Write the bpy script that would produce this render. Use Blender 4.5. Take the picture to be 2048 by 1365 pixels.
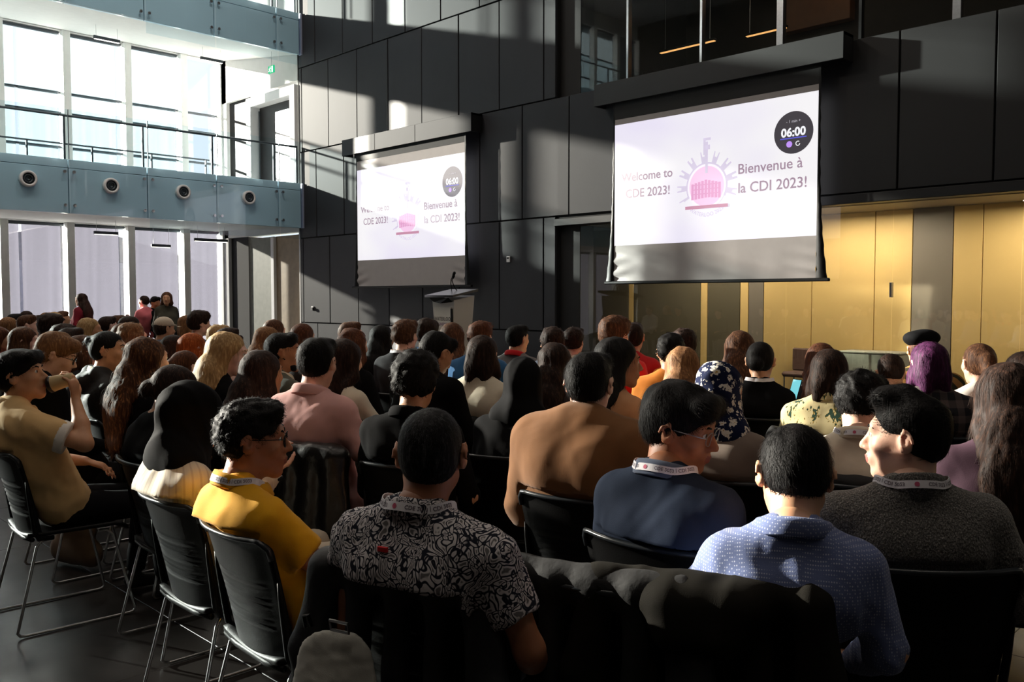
import bpy, math, random
import numpy as np
from mathutils import Vector, Matrix
random.seed(7)
RNG = np.random.RandomState(11)
for o in list(bpy.data.objects):
    bpy.data.objects.remove(o, do_unlink=True)
SC = bpy.context.scene
COL = SC.collection

# ------------------------------------------------------------------ camera
FPX = 1770.0
CAMP = np.array([0.0, 0.0, 1.55])
PITCH = math.atan(87.5 / FPX)
_s = math.sqrt(0.5)
C_F = np.array([-_s * math.cos(PITCH), _s * math.cos(PITCH), -math.sin(PITCH)])
C_R = np.array([_s, _s, 0.0])
C_U = np.cross(C_R, C_F)
cam_d = bpy.data.cameras.new('camera')
cam_d.sensor_width = 36.0
cam_d.lens = FPX / 2048 * 36.0
cam_d.clip_start = 0.05
cam_d.clip_end = 500
cam = bpy.data.objects.new('camera', cam_d)
COL.objects.link(cam)
cam.location = CAMP
cam.rotation_euler = (math.pi / 2 - PITCH, 0, math.pi / 4)
SC.camera = cam

# ------------------------------------------------------------------ light
SUN_DIR = Vector((1.0, 0.34, -0.28)).normalized()
sun_d = bpy.data.lights.new('sun', 'SUN')
sun_d.energy = 95.0
sun_d.angle = math.radians(1.1)
sun_d.color = (1.0, 0.92, 0.80)
sun = bpy.data.objects.new('sun', sun_d)
COL.objects.link(sun)
sun.rotation_euler = SUN_DIR.to_track_quat('-Z', 'Y').to_euler()
sun.location = (-40, -10, 16)
world = bpy.data.worlds.new('sky')
SC.world = world
world.use_nodes = True
wn = world.node_tree
for n in list(wn.nodes):
    wn.nodes.remove(n)
wo = wn.nodes.new('ShaderNodeOutputWorld')
wb = wn.nodes.new('ShaderNodeBackground')
tc = wn.nodes.new('ShaderNodeTexCoord')
sx = wn.nodes.new('ShaderNodeSeparateXYZ')
rp = wn.nodes.new('ShaderNodeValToRGB')
rp.color_ramp.elements[0].position = 0.0
rp.color_ramp.elements[0].color = (0.94, 0.95, 1.0, 1)
rp.color_ramp.elements[1].position = 0.6
rp.color_ramp.elements[1].color = (0.62, 0.76, 1.0, 1)
wn.links.new(tc.outputs['Generated'], sx.inputs[0])
wn.links.new(sx.outputs['Z'], rp.inputs['Fac'])
wn.links.new(rp.outputs[0], wb.inputs['Color'])
wb.inputs['Strength'].default_value = 1.2
wn.links.new(wb.outputs[0], wo.inputs[0])

SC.view_settings.view_transform = 'Standard'
SC.view_settings.look = 'None'
SC.view_settings.gamma = 1.0
SC.view_settings.use_curve_mapping = False
SC.view_settings.exposure = 0.0


def area_light(name, loc, size, sizey, power, col=(1, 1, 1), rot=(0, 0, 0)):
    d = bpy.data.lights.new(name, 'AREA')
    d.shape = 'RECTANGLE'
    d.size = size
    d.size_y = sizey
    d.energy = power
    d.color = col
    o = bpy.data.objects.new(name, d)
    COL.objects.link(o)
    o.location = loc
    o.rotation_euler = rot
    return o


# warm ceiling strips of the corridor behind the ground floor glass
for _x in (-8.2, -5.6, -3.0, -0.4, 2.2):
    area_light('corridor_ceiling_light', (_x, 12.62, 2.78), 1.6, 0.12, 52, (1.0, 0.90, 0.74))
for _x in (-15.0, -9.0, -3.5, 1.5):
    for _y in (-2.5, 3.0, 8.0):
        area_light('atrium_fill_light', (_x, _y, 12.9), 1.6, 1.6, 210 if _x < -14 else 50, (1.0, 0.88, 0.76))  # unseen fill added to lift the crowd, stronger at left for the balcony fascia
area_light('side_room_ceiling_light', (-20.6, 13.0, 3.1), 1.4, 0.3, 22, (1.0, 0.86, 0.62))


# ------------------------------------------------------------------ materials
def lin(c):
    out = []
    for v in c[:3]:
        v = v / 255.0
        out.append(v / 12.92 if v <= 0.04045 else ((v + 0.055) / 1.055) ** 2.4)
    return (out[0], out[1], out[2], 1.0)


MATS = {}


class NT:
    def __init__(s, name):
        s.m = bpy.data.materials.new(name)
        s.m.use_nodes = True
        s.t = s.m.node_tree
        s.b = s.t.nodes['Principled BSDF']
        s.o = s.t.nodes['Material Output']

    def n(s, typ, **kw):
        nd = s.t.nodes.new(typ)
        for k, v in kw.items():
            if k in nd.inputs:
                nd.inputs[k].default_value = v
            else:
                setattr(nd, k, v)
        return nd

    def l(s, a, b):
        s.t.links.new(a, b)

    def coord(s, scale=(1, 1, 1), rot=(0, 0, 0)):
        tcn = s.n('ShaderNodeTexCoord')
        mp = s.n('ShaderNodeMapping')
        mp.inputs['Scale'].default_value = scale
        mp.inputs['Rotation'].default_value = rot
        s.l(tcn.outputs['Object'], mp.inputs[0])
        return mp.outputs[0]

    def noise(s, vec, scale, detail=3, rough=0.5, dist=0.0):
        nd = s.n('ShaderNodeTexNoise')
        nd.inputs['Scale'].default_value = scale
        nd.inputs['Detail'].default_value = detail
        nd.inputs['Roughness'].default_value = rough
        nd.inputs['Distortion'].default_value = dist
        s.l(vec, nd.inputs['Vector'])
        return nd.outputs['Fac']

    def ramp(s, fac, stops, interp='LINEAR'):
        nd = s.n('ShaderNodeValToRGB')
        nd.color_ramp.interpolation = interp
        e = nd.color_ramp.elements
        while len(e) < len(stops):
            e.new(0.5)
        for i, (p, c) in enumerate(stops):
            e[i].position = p
            e[i].color = c if len(c) == 4 else (*c, 1)
        s.l(fac, nd.inputs[0])
        return nd.outputs[0]

    def bump(s, h, strength, dist=0.01):
        nd = s.n('ShaderNodeBump')
        nd.inputs['Strength'].default_value = strength
        nd.inputs['Distance'].default_value = dist
        s.l(h, nd.inputs['Height'])
        s.l(nd.outputs[0], s.b.inputs['Normal'])

    def set(s, **kw):
        for k, v in kw.items():
            s.b.inputs[k.replace('_', ' ')].default_value = v


def sc4(c, f):
    return (min(c[0] * f, 1), min(c[1] * f, 1), min(c[2] * f, 1), 1)


def m_plain(name, rgb, rough=0.6, metal=0.0, var=0.12, vs=6.0, bump=0.0, bs=60, spec=0.5, stretch=(1, 1, 1)):
    key = ('p', name)
    if key in MATS:
        return MATS[key]
    t = NT(name)
    c = lin(rgb)
    v = t.coord(stretch)
    f = t.noise(v, vs, 4)
    t.l(t.ramp(f, [(0.3, sc4(c, 1 - var)), (0.7, sc4(c, 1 + var))]), t.b.inputs['Base Color'])
    t.set(Roughness=rough, Metallic=metal)
    t.b.inputs['Specular IOR Level'].default_value = spec
    if bump:
        t.bump(t.noise(v, bs, 3), bump, 0.004)
    MATS[key] = t.m
    return t.m


def m_emit(name, rgb, s=1.0):
    key = ('e', name)
    if key in MATS:
        return MATS[key]
    t = NT(name)
    c = lin(rgb)
    t.set(Roughness=0.6)
    t.b.inputs['Base Color'].default_value = sc4(c, 0.12)
    t.b.inputs['Emission Color'].default_value = c
    t.b.inputs['Emission Strength'].default_value = s
    MATS[key] = t.m
    return t.m


def m_cloth(name, rgb, kind='plain', rgb2=None, rough=0.85):
    key = ('c', name)
    if key in MATS:
        return MATS[key]
    t = NT(name)
    c = lin(rgb)
    c2 = lin(rgb2) if rgb2 else sc4(c, 0.6)
    v = t.coord()
    base = None
    if kind == 'plain':
        base = t.ramp(t.noise(v, 9, 4), [(0.3, sc4(c, 0.9)), (0.7, sc4(c, 1.08))])
        t.bump(t.noise(t.coord((1, 1, 1)), 420, 2), 0.25, 0.002)
    elif kind == 'knit':
        w = t.n('ShaderNodeTexVoronoi')
        w.inputs['Scale'].default_value = 190
        t.l(t.coord((1.0, 1.0, 0.6)), w.inputs['Vector'])
        mx = t.noise(v, 300, 3, 0.7)
        base = t.ramp(mx, [(0.32, sc4(c, 0.55)), (0.5, c), (0.7, c2)])
        t.bump(w.outputs['Distance'], 0.8, 0.004)
    elif kind == 'leaf':       # swirling pale leaves on dark ground
        nz = t.n('ShaderNodeTexNoise')
        nz.inputs['Scale'].default_value = 16
        nz.inputs['Detail'].default_value = 1
        t.l(v, nz.inputs['Vector'])
        ad = t.n('ShaderNodeMix')
        ad.data_type = 'RGBA'
        ad.inputs[0].default_value = 0.16
        t.l(v, ad.inputs[6])
        t.l(nz.outputs['Color'], ad.inputs[7])
        mp = t.n('ShaderNodeMapping')
        mp.inputs['Scale'].default_value = (1.0, 1.0, .36)
        mp.inputs['Rotation'].default_value = (.5, .5, .2)
        t.l(ad.outputs[2], mp.inputs[0])
        w = t.n('ShaderNodeTexVoronoi')
        w.feature = 'DISTANCE_TO_EDGE'
        w.inputs['Scale'].default_value = 62
        t.l(mp.outputs[0], w.inputs['Vector'])
        base = t.ramp(w.outputs['Distance'], [(0.075, c), (0.13, c2), (0.25, c2), (0.33, sc4(c2, .25))])
    elif kind == 'dots':
        w = t.n('ShaderNodeTexVoronoi')
        w.inputs['Scale'].default_value = 175
        w.inputs['Randomness'].default_value = 0.0
        t.l(t.coord((1, 1, 0.72)), w.inputs['Vector'])
        base = t.ramp(w.outputs['Distance'], [(0.22, c2), (0.34, c)])
    elif kind == 'stripe':
        sp = t.n('ShaderNodeSeparateXYZ')
        t.l(v, sp.inputs[0])
        ya = t.n('ShaderNodeMath', operation='ADD')
        t.l(sp.outputs['Y'], ya.inputs[0])
        ya.inputs[1].default_value = .2
        at = t.n('ShaderNodeMath', operation='ARCTAN2')
        t.l(sp.outputs['X'], at.inputs[0])
        t.l(ya.outputs[0], at.inputs[1])
        mu = t.n('ShaderNodeMath', operation='MULTIPLY')
        t.l(at.outputs[0], mu.inputs[0])
        mu.inputs[1].default_value = 46
        sn = t.n('ShaderNodeMath', operation='SINE')
        t.l(mu.outputs[0], sn.inputs[0])
        base = t.ramp(sn.outputs[0], [(0.5, c), (0.85, tuple((c[i] * .6 + c2[i] * .4) for i in range(3)))])
    elif kind == 'plaid':
        fx = []
        for ax in ('X', 'Z'):
            w = t.n('ShaderNodeTexWave')
            w.bands_direction = ax
            w.inputs['Scale'].default_value = 4.2
            t.l(v, w.inputs['Vector'])
            fx.append(t.ramp(w.outputs['Fac'], [(0.45, (0, 0, 0)), (0.55, (1, 1, 1))]))
        mm = t.n('ShaderNodeMix')
        mm.data_type = 'RGBA'
        mm.blend_type = 'ADD'
        mm.inputs[0].default_value = 1.0
        t.l(fx[0], mm.inputs[6])
        t.l(fx[1], mm.inputs[7])
        m2 = t.n('ShaderNodeMath', operation='MULTIPLY')
        t.l(mm.outputs[2], m2.inputs[0])
        m2.inputs[1].default_value = 0.5
        mid = tuple((c[i] + c2[i]) / 2 for i in range(3)) + (1,)
        base = t.ramp(m2.outputs[0], [(0.2, c), (0.5, mid), (0.9, c2)])
    elif kind == 'blossom':    # white blossoms with yellow hearts
        w = t.n('ShaderNodeTexVoronoi')
        w.inputs['Scale'].default_value = 30
        w.inputs['Randomness'].default_value = 0.9
        nz = t.n('ShaderNodeTexNoise')
        nz.inputs['Scale'].default_value = 70
        t.l(v, nz.inputs['Vector'])
        ad = t.n('ShaderNodeMix')
        ad.data_type = 'RGBA'
        ad.inputs[0].default_value = 0.045
        t.l(v, ad.inputs[6])
        t.l(nz.outputs['Color'], ad.inputs[7])
        t.l(ad.outputs[2], w.inputs['Vector'])
        base = t.ramp(w.outputs['Distance'], [(0.1, lin((190, 150, 60))), (0.14, c2), (0.36, c2), (0.42, c)])
    elif kind == 'palm':
        w = t.n('ShaderNodeTexVoronoi')
        w.inputs['Scale'].default_value = 11
        nz = t.n('ShaderNodeTexNoise')
        nz.inputs['Scale'].default_value = 40
        t.l(t.coord((1.6, 1.6, 0.5)), nz.inputs['Vector'])
        ad = t.n('ShaderNodeMix')
        ad.data_type = 'RGBA'
        ad.inputs[0].default_value = 0.13
        t.l(v, ad.inputs[6])
        t.l(nz.outputs['Color'], ad.inputs[7])
        t.l(ad.outputs[2], w.inputs['Vector'])
        base = t.ramp(w.outputs['Distance'], [(0.29, c2), (0.33, lin((190, 150, 40))), (0.36, c)])
    elif kind == 'bands':
        w = t.n('ShaderNodeTexWave')
        w.bands_direction = 'DIAGONAL'
        w.inputs['Scale'].default_value = 5
        w.inputs['Distortion'].default_value = 5
        t.l(v, w.inputs['Vector'])
        base = t.ramp(w.outputs['Fac'], [(0.4, c), (0.6, c2)])
    elif kind == 'leather':
        base = t.ramp(t.noise(v, 9, 4), [(0.3, sc4(c, 0.8)), (0.7, sc4(c, 1.2))])
        t.bump(t.noise(v, 25, 5), 0.35, 0.01)
    if kind in ('leaf', 'dots', 'stripe', 'plaid', 'blossom', 'palm', 'bands'):
        t.bump(t.noise(t.coord(), 300, 2), 0.2, 0.002)
    t.l(base, t.b.inputs['Base Color'])
    t.set(Roughness=rough)
    if kind != 'leather' and sum(rgb) > 200:
        t.b.inputs['Sheen Weight'].default_value = 0.12
    if kind != 'leather':
        t.b.inputs['Specular IOR Level'].default_value = 0.25 if sum(rgb) > 150 else 0.08
    MATS[key] = t.m
    return t.m


def m_skin(name, rgb):
    key = ('s', name)
    if key in MATS:
        return MATS[key]
    t = NT(name)
    c = lin(rgb)
    v = t.coord()
    t.l(t.ramp(t.noise(v, 18, 4), [(0.3, (c[0] * .9, c[1] * .84, c[2] * .82, 1)), (0.7, sc4(c, 1.06))]), t.b.inputs['Base Color'])
    t.set(Roughness=0.5)
    t.b.inputs['Subsurface Weight'].default_value = 0.12
    t.b.inputs['Subsurface Radius'].default_value = (0.02, 0.006, 0.003)
    t.b.inputs['Subsurface Scale'].default_value = 0.6
    t.bump(t.noise(v, 260, 3), 0.12, 0.002)
    MATS[key] = t.m
    return t.m


def m_hair(name, rgb, rgb2=None):
    key = ('h', name)
    if key in MATS:
        return MATS[key]
    t = NT(name)
    c = lin(rgb)
    c2 = lin(rgb2) if rgb2 else sc4(c, 1.9)
    v = t.coord((1, 1, 0.16))
    t.l(t.ramp(t.noise(v, 95, 4, 0.65), [(0.3, sc4(c, 0.6)), (0.52, c), (0.72, c2)]), t.b.inputs['Base Color'])
    t.set(Roughness=0.6)
    t.b.inputs['Specular IOR Level'].default_value = 0.13
    t.bump(t.noise(v, 210, 3), 0.5, 0.003)
    MATS[key] = t.m
    return t.m


def m_glass(name, tint=(0.9, 0.97, 0.96), refl=1.0, ior=1.5):
    key = ('g', name)
    if key in MATS:
        return MATS[key]
    t = NT(name)
    t.t.nodes.remove(t.b)
    tr = t.n('ShaderNodeBsdfTransparent')
    tr.inputs[0].default_value = (*tint, 1)
    gl = t.n('ShaderNodeBsdfGlossy')
    gl.inputs['Roughness'].default_value = 0.02
    gl.inputs[0].default_value = (refl, refl, refl, 1)
    fr = t.n('ShaderNodeFresnel')
    fr.inputs[0].default_value = ior
    mx = t.n('ShaderNodeMixShader')
    ge = t.n('ShaderNodeNewGeometry')
    iv = t.n('ShaderNodeMath', operation='SUBTRACT')
    iv.inputs[0].default_value = 1.0
    t.l(ge.outputs['Backfacing'], iv.inputs[1])
    mf = t.n('ShaderNodeMath', operation='MULTIPLY')
    t.l(fr.outputs[0], mf.inputs[0])
    t.l(iv.outputs[0], mf.inputs[1])
    t.l(mf.outputs[0], mx.inputs[0])
    t.l(tr.outputs[0], mx.inputs[1])
    t.l(gl.outputs[0], mx.inputs[2])
    t.l(mx.outputs[0], t.o.inputs[0])
    MATS[key] = t.m
    return t.m


def m_shade(name, openness, rgb):
    key = ('w', name)
    if key in MATS:
        return MATS[key]
    t = NT(name)
    t.t.nodes.remove(t.b)
    tr = t.n('ShaderNodeBsdfTransparent')
    tl = t.n('ShaderNodeBsdfTranslucent')
    df = t.n('ShaderNodeBsdfDiffuse')
    c = lin(rgb)
    w = t.noise(t.coord((1, 1, 0.02)), 9, 2)
    cc = t.ramp(w, [(0.35, sc4(c, 0.86)), (0.65, c)])
    t.l(cc, tl.inputs[0])
    t.l(cc, df.inputs[0])
    m1 = t.n('ShaderNodeMixShader')
    m1.inputs[0].default_value = 0.5
    t.l(tl.outputs[0], m1.inputs[1])
    t.l(df.outputs[0], m1.inputs[2])
    m2 = t.n('ShaderNodeMixShader')
    m2.inputs[0].default_value = openness
    t.l(m1.outputs[0], m2.inputs[1])
    t.l(tr.outputs[0], m2.inputs[2])
    t.l(m2.outputs[0], t.o.inputs[0])
    MATS[key] = t.m
    return t.m


# ------------------------------------------------------------------ mesh tools
class MB:
    def __init__(s):
        s.v = []
        s.f = []
        s.mi = []

    def add(s, vs, fs, mi=0):
        o = len(s.v)
        s.v += [tuple(map(float, p)) for p in vs]
        s.f += [tuple(i + o for i in f) for f in fs]
        s.mi += [mi] * len(fs)
        return s

    def box(s, x0, x1, y0, y1, z0, z1, ch=0.0, mi=0):
        x0, x1 = min(x0, x1), max(x0, x1)
        y0, y1 = min(y0, y1), max(y0, y1)
        z0, z1 = min(z0, z1), max(z0, z1)
        if ch <= 0:
            vs = [(x0, y0, z0), (x1, y0, z0), (x1, y1, z0), (x0, y1, z0), (x0, y0, z1), (x1, y0, z1), (x1, y1, z1), (x0, y1, z1)]
            return s.add(vs, [(0, 3, 2, 1), (4, 5, 6, 7), (0, 1, 5, 4), (1, 2, 6, 5), (2, 3, 7, 6), (3, 0, 4, 7)], mi)
        c = min(ch, (x1 - x0) * .45, (y1 - y0) * .45, (z1 - z0) * .45)
        vs = []
        for (xx, xi) in ((x0, 1), (x1, -1)):
            for (yy, yi) in ((y0, 1), (y1, -1)):
                for (zz, zi) in ((z0, 1), (z1, -1)):
                    vs += [(xx, yy + yi * c, zz + zi * c), (xx + xi * c, yy, zz + zi * c), (xx + xi * c, yy + yi * c, zz)]

        def I(a, b, d, k):
            return (a * 4 + b * 2 + d) * 3 + k
        fs = []
        for a in (0, 1):
            f = [I(a, 0, 0, 0), I(a, 0, 1, 0), I(a, 1, 1, 0), I(a, 1, 0, 0)]
            fs.append(f if a == 0 else f[::-1])
            f = [I(0, a, 0, 1), I(1, a, 0, 1), I(1, a, 1, 1), I(0, a, 1, 1)]
            fs.append(f if a == 0 else f[::-1])
            f = [I(0, 0, a, 2), I(0, 1, a, 2), I(1, 1, a, 2), I(1, 0, a, 2)]
            fs.append(f if a == 0 else f[::-1])
        for a in (0, 1):
            for b in (0, 1):
                fs.append([I(a, b, 0, 0), I(a, b, 1, 0), I(a, b, 1, 1), I(a, b, 0, 1)][::(1 if a == b else -1)])
                fs.append([I(a, 0, b, 0), I(a, 0, b, 2), I(a, 1, b, 2), I(a, 1, b, 0)][::(1 if a == b else -1)])
                fs.append([I(0, a, b, 1), I(1, a, b, 1), I(1, a, b, 2), I(0, a, b, 2)][::(1 if a == b else -1)])
        for a in (0, 1):
            for b in (0, 1):
                for d in (0, 1):
                    f = [I(a, b, d, 0), I(a, b, d, 1), I(a, b, d, 2)]
                    fs.append(f if (a + b + d) % 2 == 0 else f[::-1])
        return s.add(vs, fs, mi)

    def tube(s, pts, r, n=8, closed=False, caps=True, mi=0):
        pts = [np.array(p, float) for p in pts]
        m = len(pts)
        rr = r if hasattr(r, '__len__') else [r] * m
        ref = None
        vs = []
        for i in range(m):
            if closed:
                t = pts[(i + 1) % m] - pts[i - 1]
            else:
                t = pts[min(i + 1, m - 1)] - pts[max(i - 1, 0)]
            t = t / (np.linalg.norm(t) + 1e-9)
            if ref is None:
                a = np.array([0, 0, 1.0]) if abs(t[2]) < .9 else np.array([1.0, 0, 0])
                ref = np.cross(t, a)
            ref = ref - t * ref.dot(t)
            ref /= np.linalg.norm(ref) + 1e-9
            b = np.cross(t, ref)
            for k in range(n):
                an = 2 * math.pi * k / n
                vs.append(pts[i] + rr[i] * (math.cos(an) * ref + math.sin(an) * b))
        fs = []
        for i in range(m if closed else m - 1):
            j = (i + 1) % m
            for k in range(n):
                k2 = (k + 1) % n
                fs.append((i * n + k, i * n + k2, j * n + k2, j * n + k))
        if caps and not closed:
            fs.append(tuple(range(n))[::-1])
            fs.append(tuple((m - 1) * n + k for k in range(n)))
        return s.add(vs, fs, mi)

    def lathe(s, prof, n=24, center=(0, 0, 0), axis='z', mi=0):
        vs = []
        for (r, h) in prof:
            for k in range(n):
                a = 2 * math.pi * k / n
                p = (r * math.cos(a), r * math.sin(a), h)
                if axis == 'x':
                    p = (p[2], p[0], p[1])
                if axis == 'y':
                    p = (p[1], p[2], p[0])
                vs.append((p[0] + center[0], p[1] + center[1], p[2] + center[2]))
        fs = []
        for i in range(len(prof) - 1):
            for k in range(n):
                k2 = (k + 1) % n
                fs.append((i * n + k, i * n + k2, (i + 1) * n + k2, (i + 1) * n + k))
        return s.add(vs, fs, mi)

    def build(s, name, mats, parent=None, smooth=False):
        me = bpy.data.meshes.new(name)
        me.from_pydata(s.v, [], s.f)
        if not isinstance(mats, (list, tuple)):
            mats = [mats]
        for m in mats:
            me.materials.append(m)
        if len(mats) > 1:
            me.polygons.foreach_set('material_index', s.mi)
        if smooth:
            me.polygons.foreach_set('use_smooth', [True] * len(s.f))
        me.update()
        o = bpy.data.objects.new(name, me)
        COL.objects.link(o)
        if parent is not None:
            o.parent = parent
        return o


def empty(name, loc=(0, 0, 0), rz=0.0):
    o = bpy.data.objects.new(name, None)
    o.empty_display_size = 0.1
    COL.objects.link(o)
    o.location = loc
    o.rotation_euler = (0, 0, rz)
    return o


def tag(o, label, cat, group=None, kind=None):
    o['label'] = label
    o['category'] = cat
    if group:
        o['group'] = group
    if kind:
        o['kind'] = kind
    return o


def struct(o):
    o['kind'] = 'structure'
    return o


def copy_tree(o, parent=None):
    c = o.copy()
    COL.objects.link(c)
    if parent is not None:
        c.parent = parent
    for ch in list(o.children):
        copy_tree(ch, c)
    return c


def dup_mesh(src, name, parent, loc=None):
    o = bpy.data.objects.new(name, src.data)
    COL.objects.link(o)
    o.parent = parent
    if loc is not None:
        o.location = loc
    return o


def px2w(x, y, z):
    return CAMP + z * (C_F + C_R * (x - 1024) / FPX + C_U * (682.5 - y) / FPX)


def text_mesh(txt, size, bold=0.0, align='CENTER'):
    cu = bpy.data.curves.new('txt', 'FONT')
    cu.body = txt
    cu.size = size
    cu.align_x = align
    cu.offset = bold
    cu.resolution_u = 3
    o = bpy.data.objects.new('txt', cu)
    COL.objects.link(o)
    dg = bpy.context.evaluated_depsgraph_get()
    me = bpy.data.meshes.new_from_object(o.evaluated_get(dg))
    bpy.data.objects.remove(o, do_unlink=True)
    vs = np.array([v.co[:] for v in me.vertices])
    fs = [tuple(p.vertices) for p in me.polygons]
    bpy.data.meshes.remove(me)
    return vs, fs
# ================================================================== SETTING
WY = 12.0        # black panel wall plane
FX = -23.8       # curtain wall plane
BX = -19.3       # balcony front plane
Y0 = -7.0        # wall behind the photographer
X1 = 5.0         # wall at the right
TOP = 13.2

M_panel = m_plain('charcoal panel', (45, 46, 50), 0.55, 0.0, 0.10, 1.2, 0.05, 40, spec=0.2, stretch=(1, 1, 0.4))
M_panel2 = m_plain('black fascia panel', (16, 16, 18), 0.55, 0.0, 0.10, 1.2)
M_gap = m_plain('black joint', (9, 9, 10), 0.8)
M_black = m_plain('black plastic', (9, 9, 10), 0.5, 0, 0.1, 20, 0.15, 300, spec=.2)
M_blackmatte = m_plain('black matte', (12, 12, 13), 0.8)
M_white = m_plain('white paint', (226, 228, 230), 0.6, 0, 0.03)
M_steel = m_plain('brushed steel', (190, 192, 196), 0.28, 1.0, 0.08, 30)
M_chrome = m_plain('chrome', (205, 207, 212), 0.15, 1.0, 0.04, 30)
M_gray = m_plain('dark grey metal', (74, 80, 86), 0.45, 0.6)
M_slab = m_plain('white soffit', (205, 206, 205), 0.7, 0, 0.03)
M_fascia = m_plain('blue grey back painted glass', (206, 230, 244), 0.16, 0.0, 0.05, 0.8, spec=0.6)
M_glass = m_glass('clear glass', (0.97, 0.985, 0.985))
M_glassR = m_glass('railing glass', (0.90, 0.955, 0.975), 1.0, 1.5)
M_glassD = m_glass('corridor glass', (0.88, 0.88, 0.84), 0.9, 1.7)
M_shadeL = m_shade('solar shade', 0.26, (84, 84, 94))
M_shadeU = m_shade('upper solar shade', 0.34, (112, 126, 134))


def m_floor():
    t = NT('dark polished tile')
    v = t.coord()
    c = t.ramp(t.noise(v, 1.4, 5, 0.6), [(0.3, lin((36, 32, 30))), (0.7, lin((52, 46, 43)))])
    t.l(c, t.b.inputs['Base Color'])
    rr = t.ramp(t.noise(v, 3, 4), [(0.3, (0.30, 0.30, 0.30)), (0.7, (0.42, 0.42, 0.42))])
    t.l(rr, t.b.inputs['Roughness'])
    t.bump(t.noise(v, 40, 3), 0.04, 0.004)
    return t.m


M_floor = m_floor()
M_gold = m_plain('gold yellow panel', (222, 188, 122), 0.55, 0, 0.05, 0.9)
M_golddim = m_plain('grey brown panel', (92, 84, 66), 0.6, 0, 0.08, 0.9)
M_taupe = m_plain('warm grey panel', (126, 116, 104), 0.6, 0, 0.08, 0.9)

# floor with large tiles near the camera
fl = MB().box(-27, X1 + .3, Y0 - .3, 15.5, -0.3, -0.006).build('floor', m_plain('dark grout', (24, 23, 23), 0.8))
struct(fl)
tile = None
ts = 1.2
for ix in range(-9, 3):
    for iy in range(0, 7):
        x, y = ix * ts, iy * ts - 0.6
        if tile is None:
            tile = MB().box(0.002, ts - 0.002, 0.002, ts - 0.002, -0.012, 0.0, 0.002).build('tile', M_floor, fl)
            tile.location = (x, y, 0)
        else:
            dup_mesh(tile, 'tile', fl, (x, y, 0))
mb = MB()
for (xa, xb, ya, yb) in ((-27, -9 * ts, Y0, 15.5), (3 * ts, X1 + .3, Y0, 15.5), (-9 * ts, 3 * ts, Y0, -0.6), (-9 * ts, 3 * ts, 7 * ts - 0.6, 15.5)):
    mb.box(xa, xb, ya, yb, -0.012, 0.0)
o = mb.build('far_tiles', M_floor, fl)
o['kind'] = 'stuff'

# room shell out of view
struct(MB().box(-27, X1 + .3, Y0 - .3, 16, TOP, TOP + .3).build('ceiling', m_plain('grey ceiling', (120, 120, 122), 0.8)))
struct(MB().box(X1, X1 + .3, Y0 - .3, 16, -.3, TOP).build('wall_right', m_plain('dark wall', (58, 56, 55), 0.8)))
struct(MB().box(-27, X1 + .3, Y0 - .3, Y0, -.3, TOP).build('wall_front', m_plain('dark wall', (58, 56, 55), 0.8)))

# ---- back wall: every panel its own object
wall = MB()
wall.box(BX - .25, -10.88, WY + .05, WY + .4, 0, TOP)
wall.box(-11.0, X1, WY + .05, WY + .4, 2.98, 5.02)
wall.box(-11.0, X1, WY + .05, WY + .4, 8.6, TOP)
wall = struct(wall.build('wall_back', M_gap))


def panels(xs, z0, z1, mat=M_panel):
    for a, b in zip(xs[:-1], xs[1:]):
        o = MB().box(a + .012, b - .012, WY + random.uniform(-.004, .004), WY + .055, z0 + .012, z1 - .012, 0.006).build('panel', mat, wall)


def ser(a, b, off, step=1.17):
    xs = [a]
    x = off
    while x < b - .05:
        if x > a + .05:
            xs.append(x)
        x += step
    xs.append(b)
    return xs


o1 = -18.2 - 1.17
o2 = -17.58 - 1.17 * 2
panels(ser(BX - .2, -10.88, o2), 9.9, TOP)
panels(ser(BX - .2, -10.88, o2), 7.22, 9.9)
panels(ser(BX - .2, -10.88, o1), 5.15, 7.22)
panels(ser(BX - .2, -9.44, o2), 3.02, 5.15)
panels(ser(BX - .2, -10.88, o1), 0.92, 3.02)
panels(ser(BX - .2, -10.88, o2), 0.0, 0.92)
panels(ser(-9.44, X1, -8.27), 2.98, 5.08, M_panel2)
panels(ser(-10.4, X1, -9.44, 2.34), 8.6, TOP, M_panel2)
MB().box(-10.9, X1, WY - .03, WY + .2, 2.84, 2.97, .008).build('bottom_lip', M_panel2, wall)

# black recess columns between panels and glazing
struct(MB().box(-10.88, -10.4, WY + .12, WY + .5, 0, 2.98).box(-10.88, -10.4, WY + .12, WY + .5, 5.02, TOP).build('trim_1', M_blackmatte))

# small devices on the wall
th = empty('wall_thermostat', (-12.08, WY - .02, 2.28))
MB().box(-.045, .045, -.012, .012, -.06, .06, .006).build('housing', M_white, th)
MB().box(-.025, .025, -.018, -.011, .005, .035, .002).build('display', M_black, th)
tag(th, 'small white thermostat on charcoal panel between the two screens', 'thermostat')
ou = empty('wall_outlet', (-18.95, WY - .02, 1.28))
MB().box(-.05, .05, -.012, .012, -.05, .05, .006).build('plate', M_white, ou)
MB().box(.02, .09, -.05, -.012, -.05, .02, .006).build('plug', M_black, ou)
tag(ou, 'white wall outlet with black plug low on the charcoal wall', 'outlet')

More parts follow.
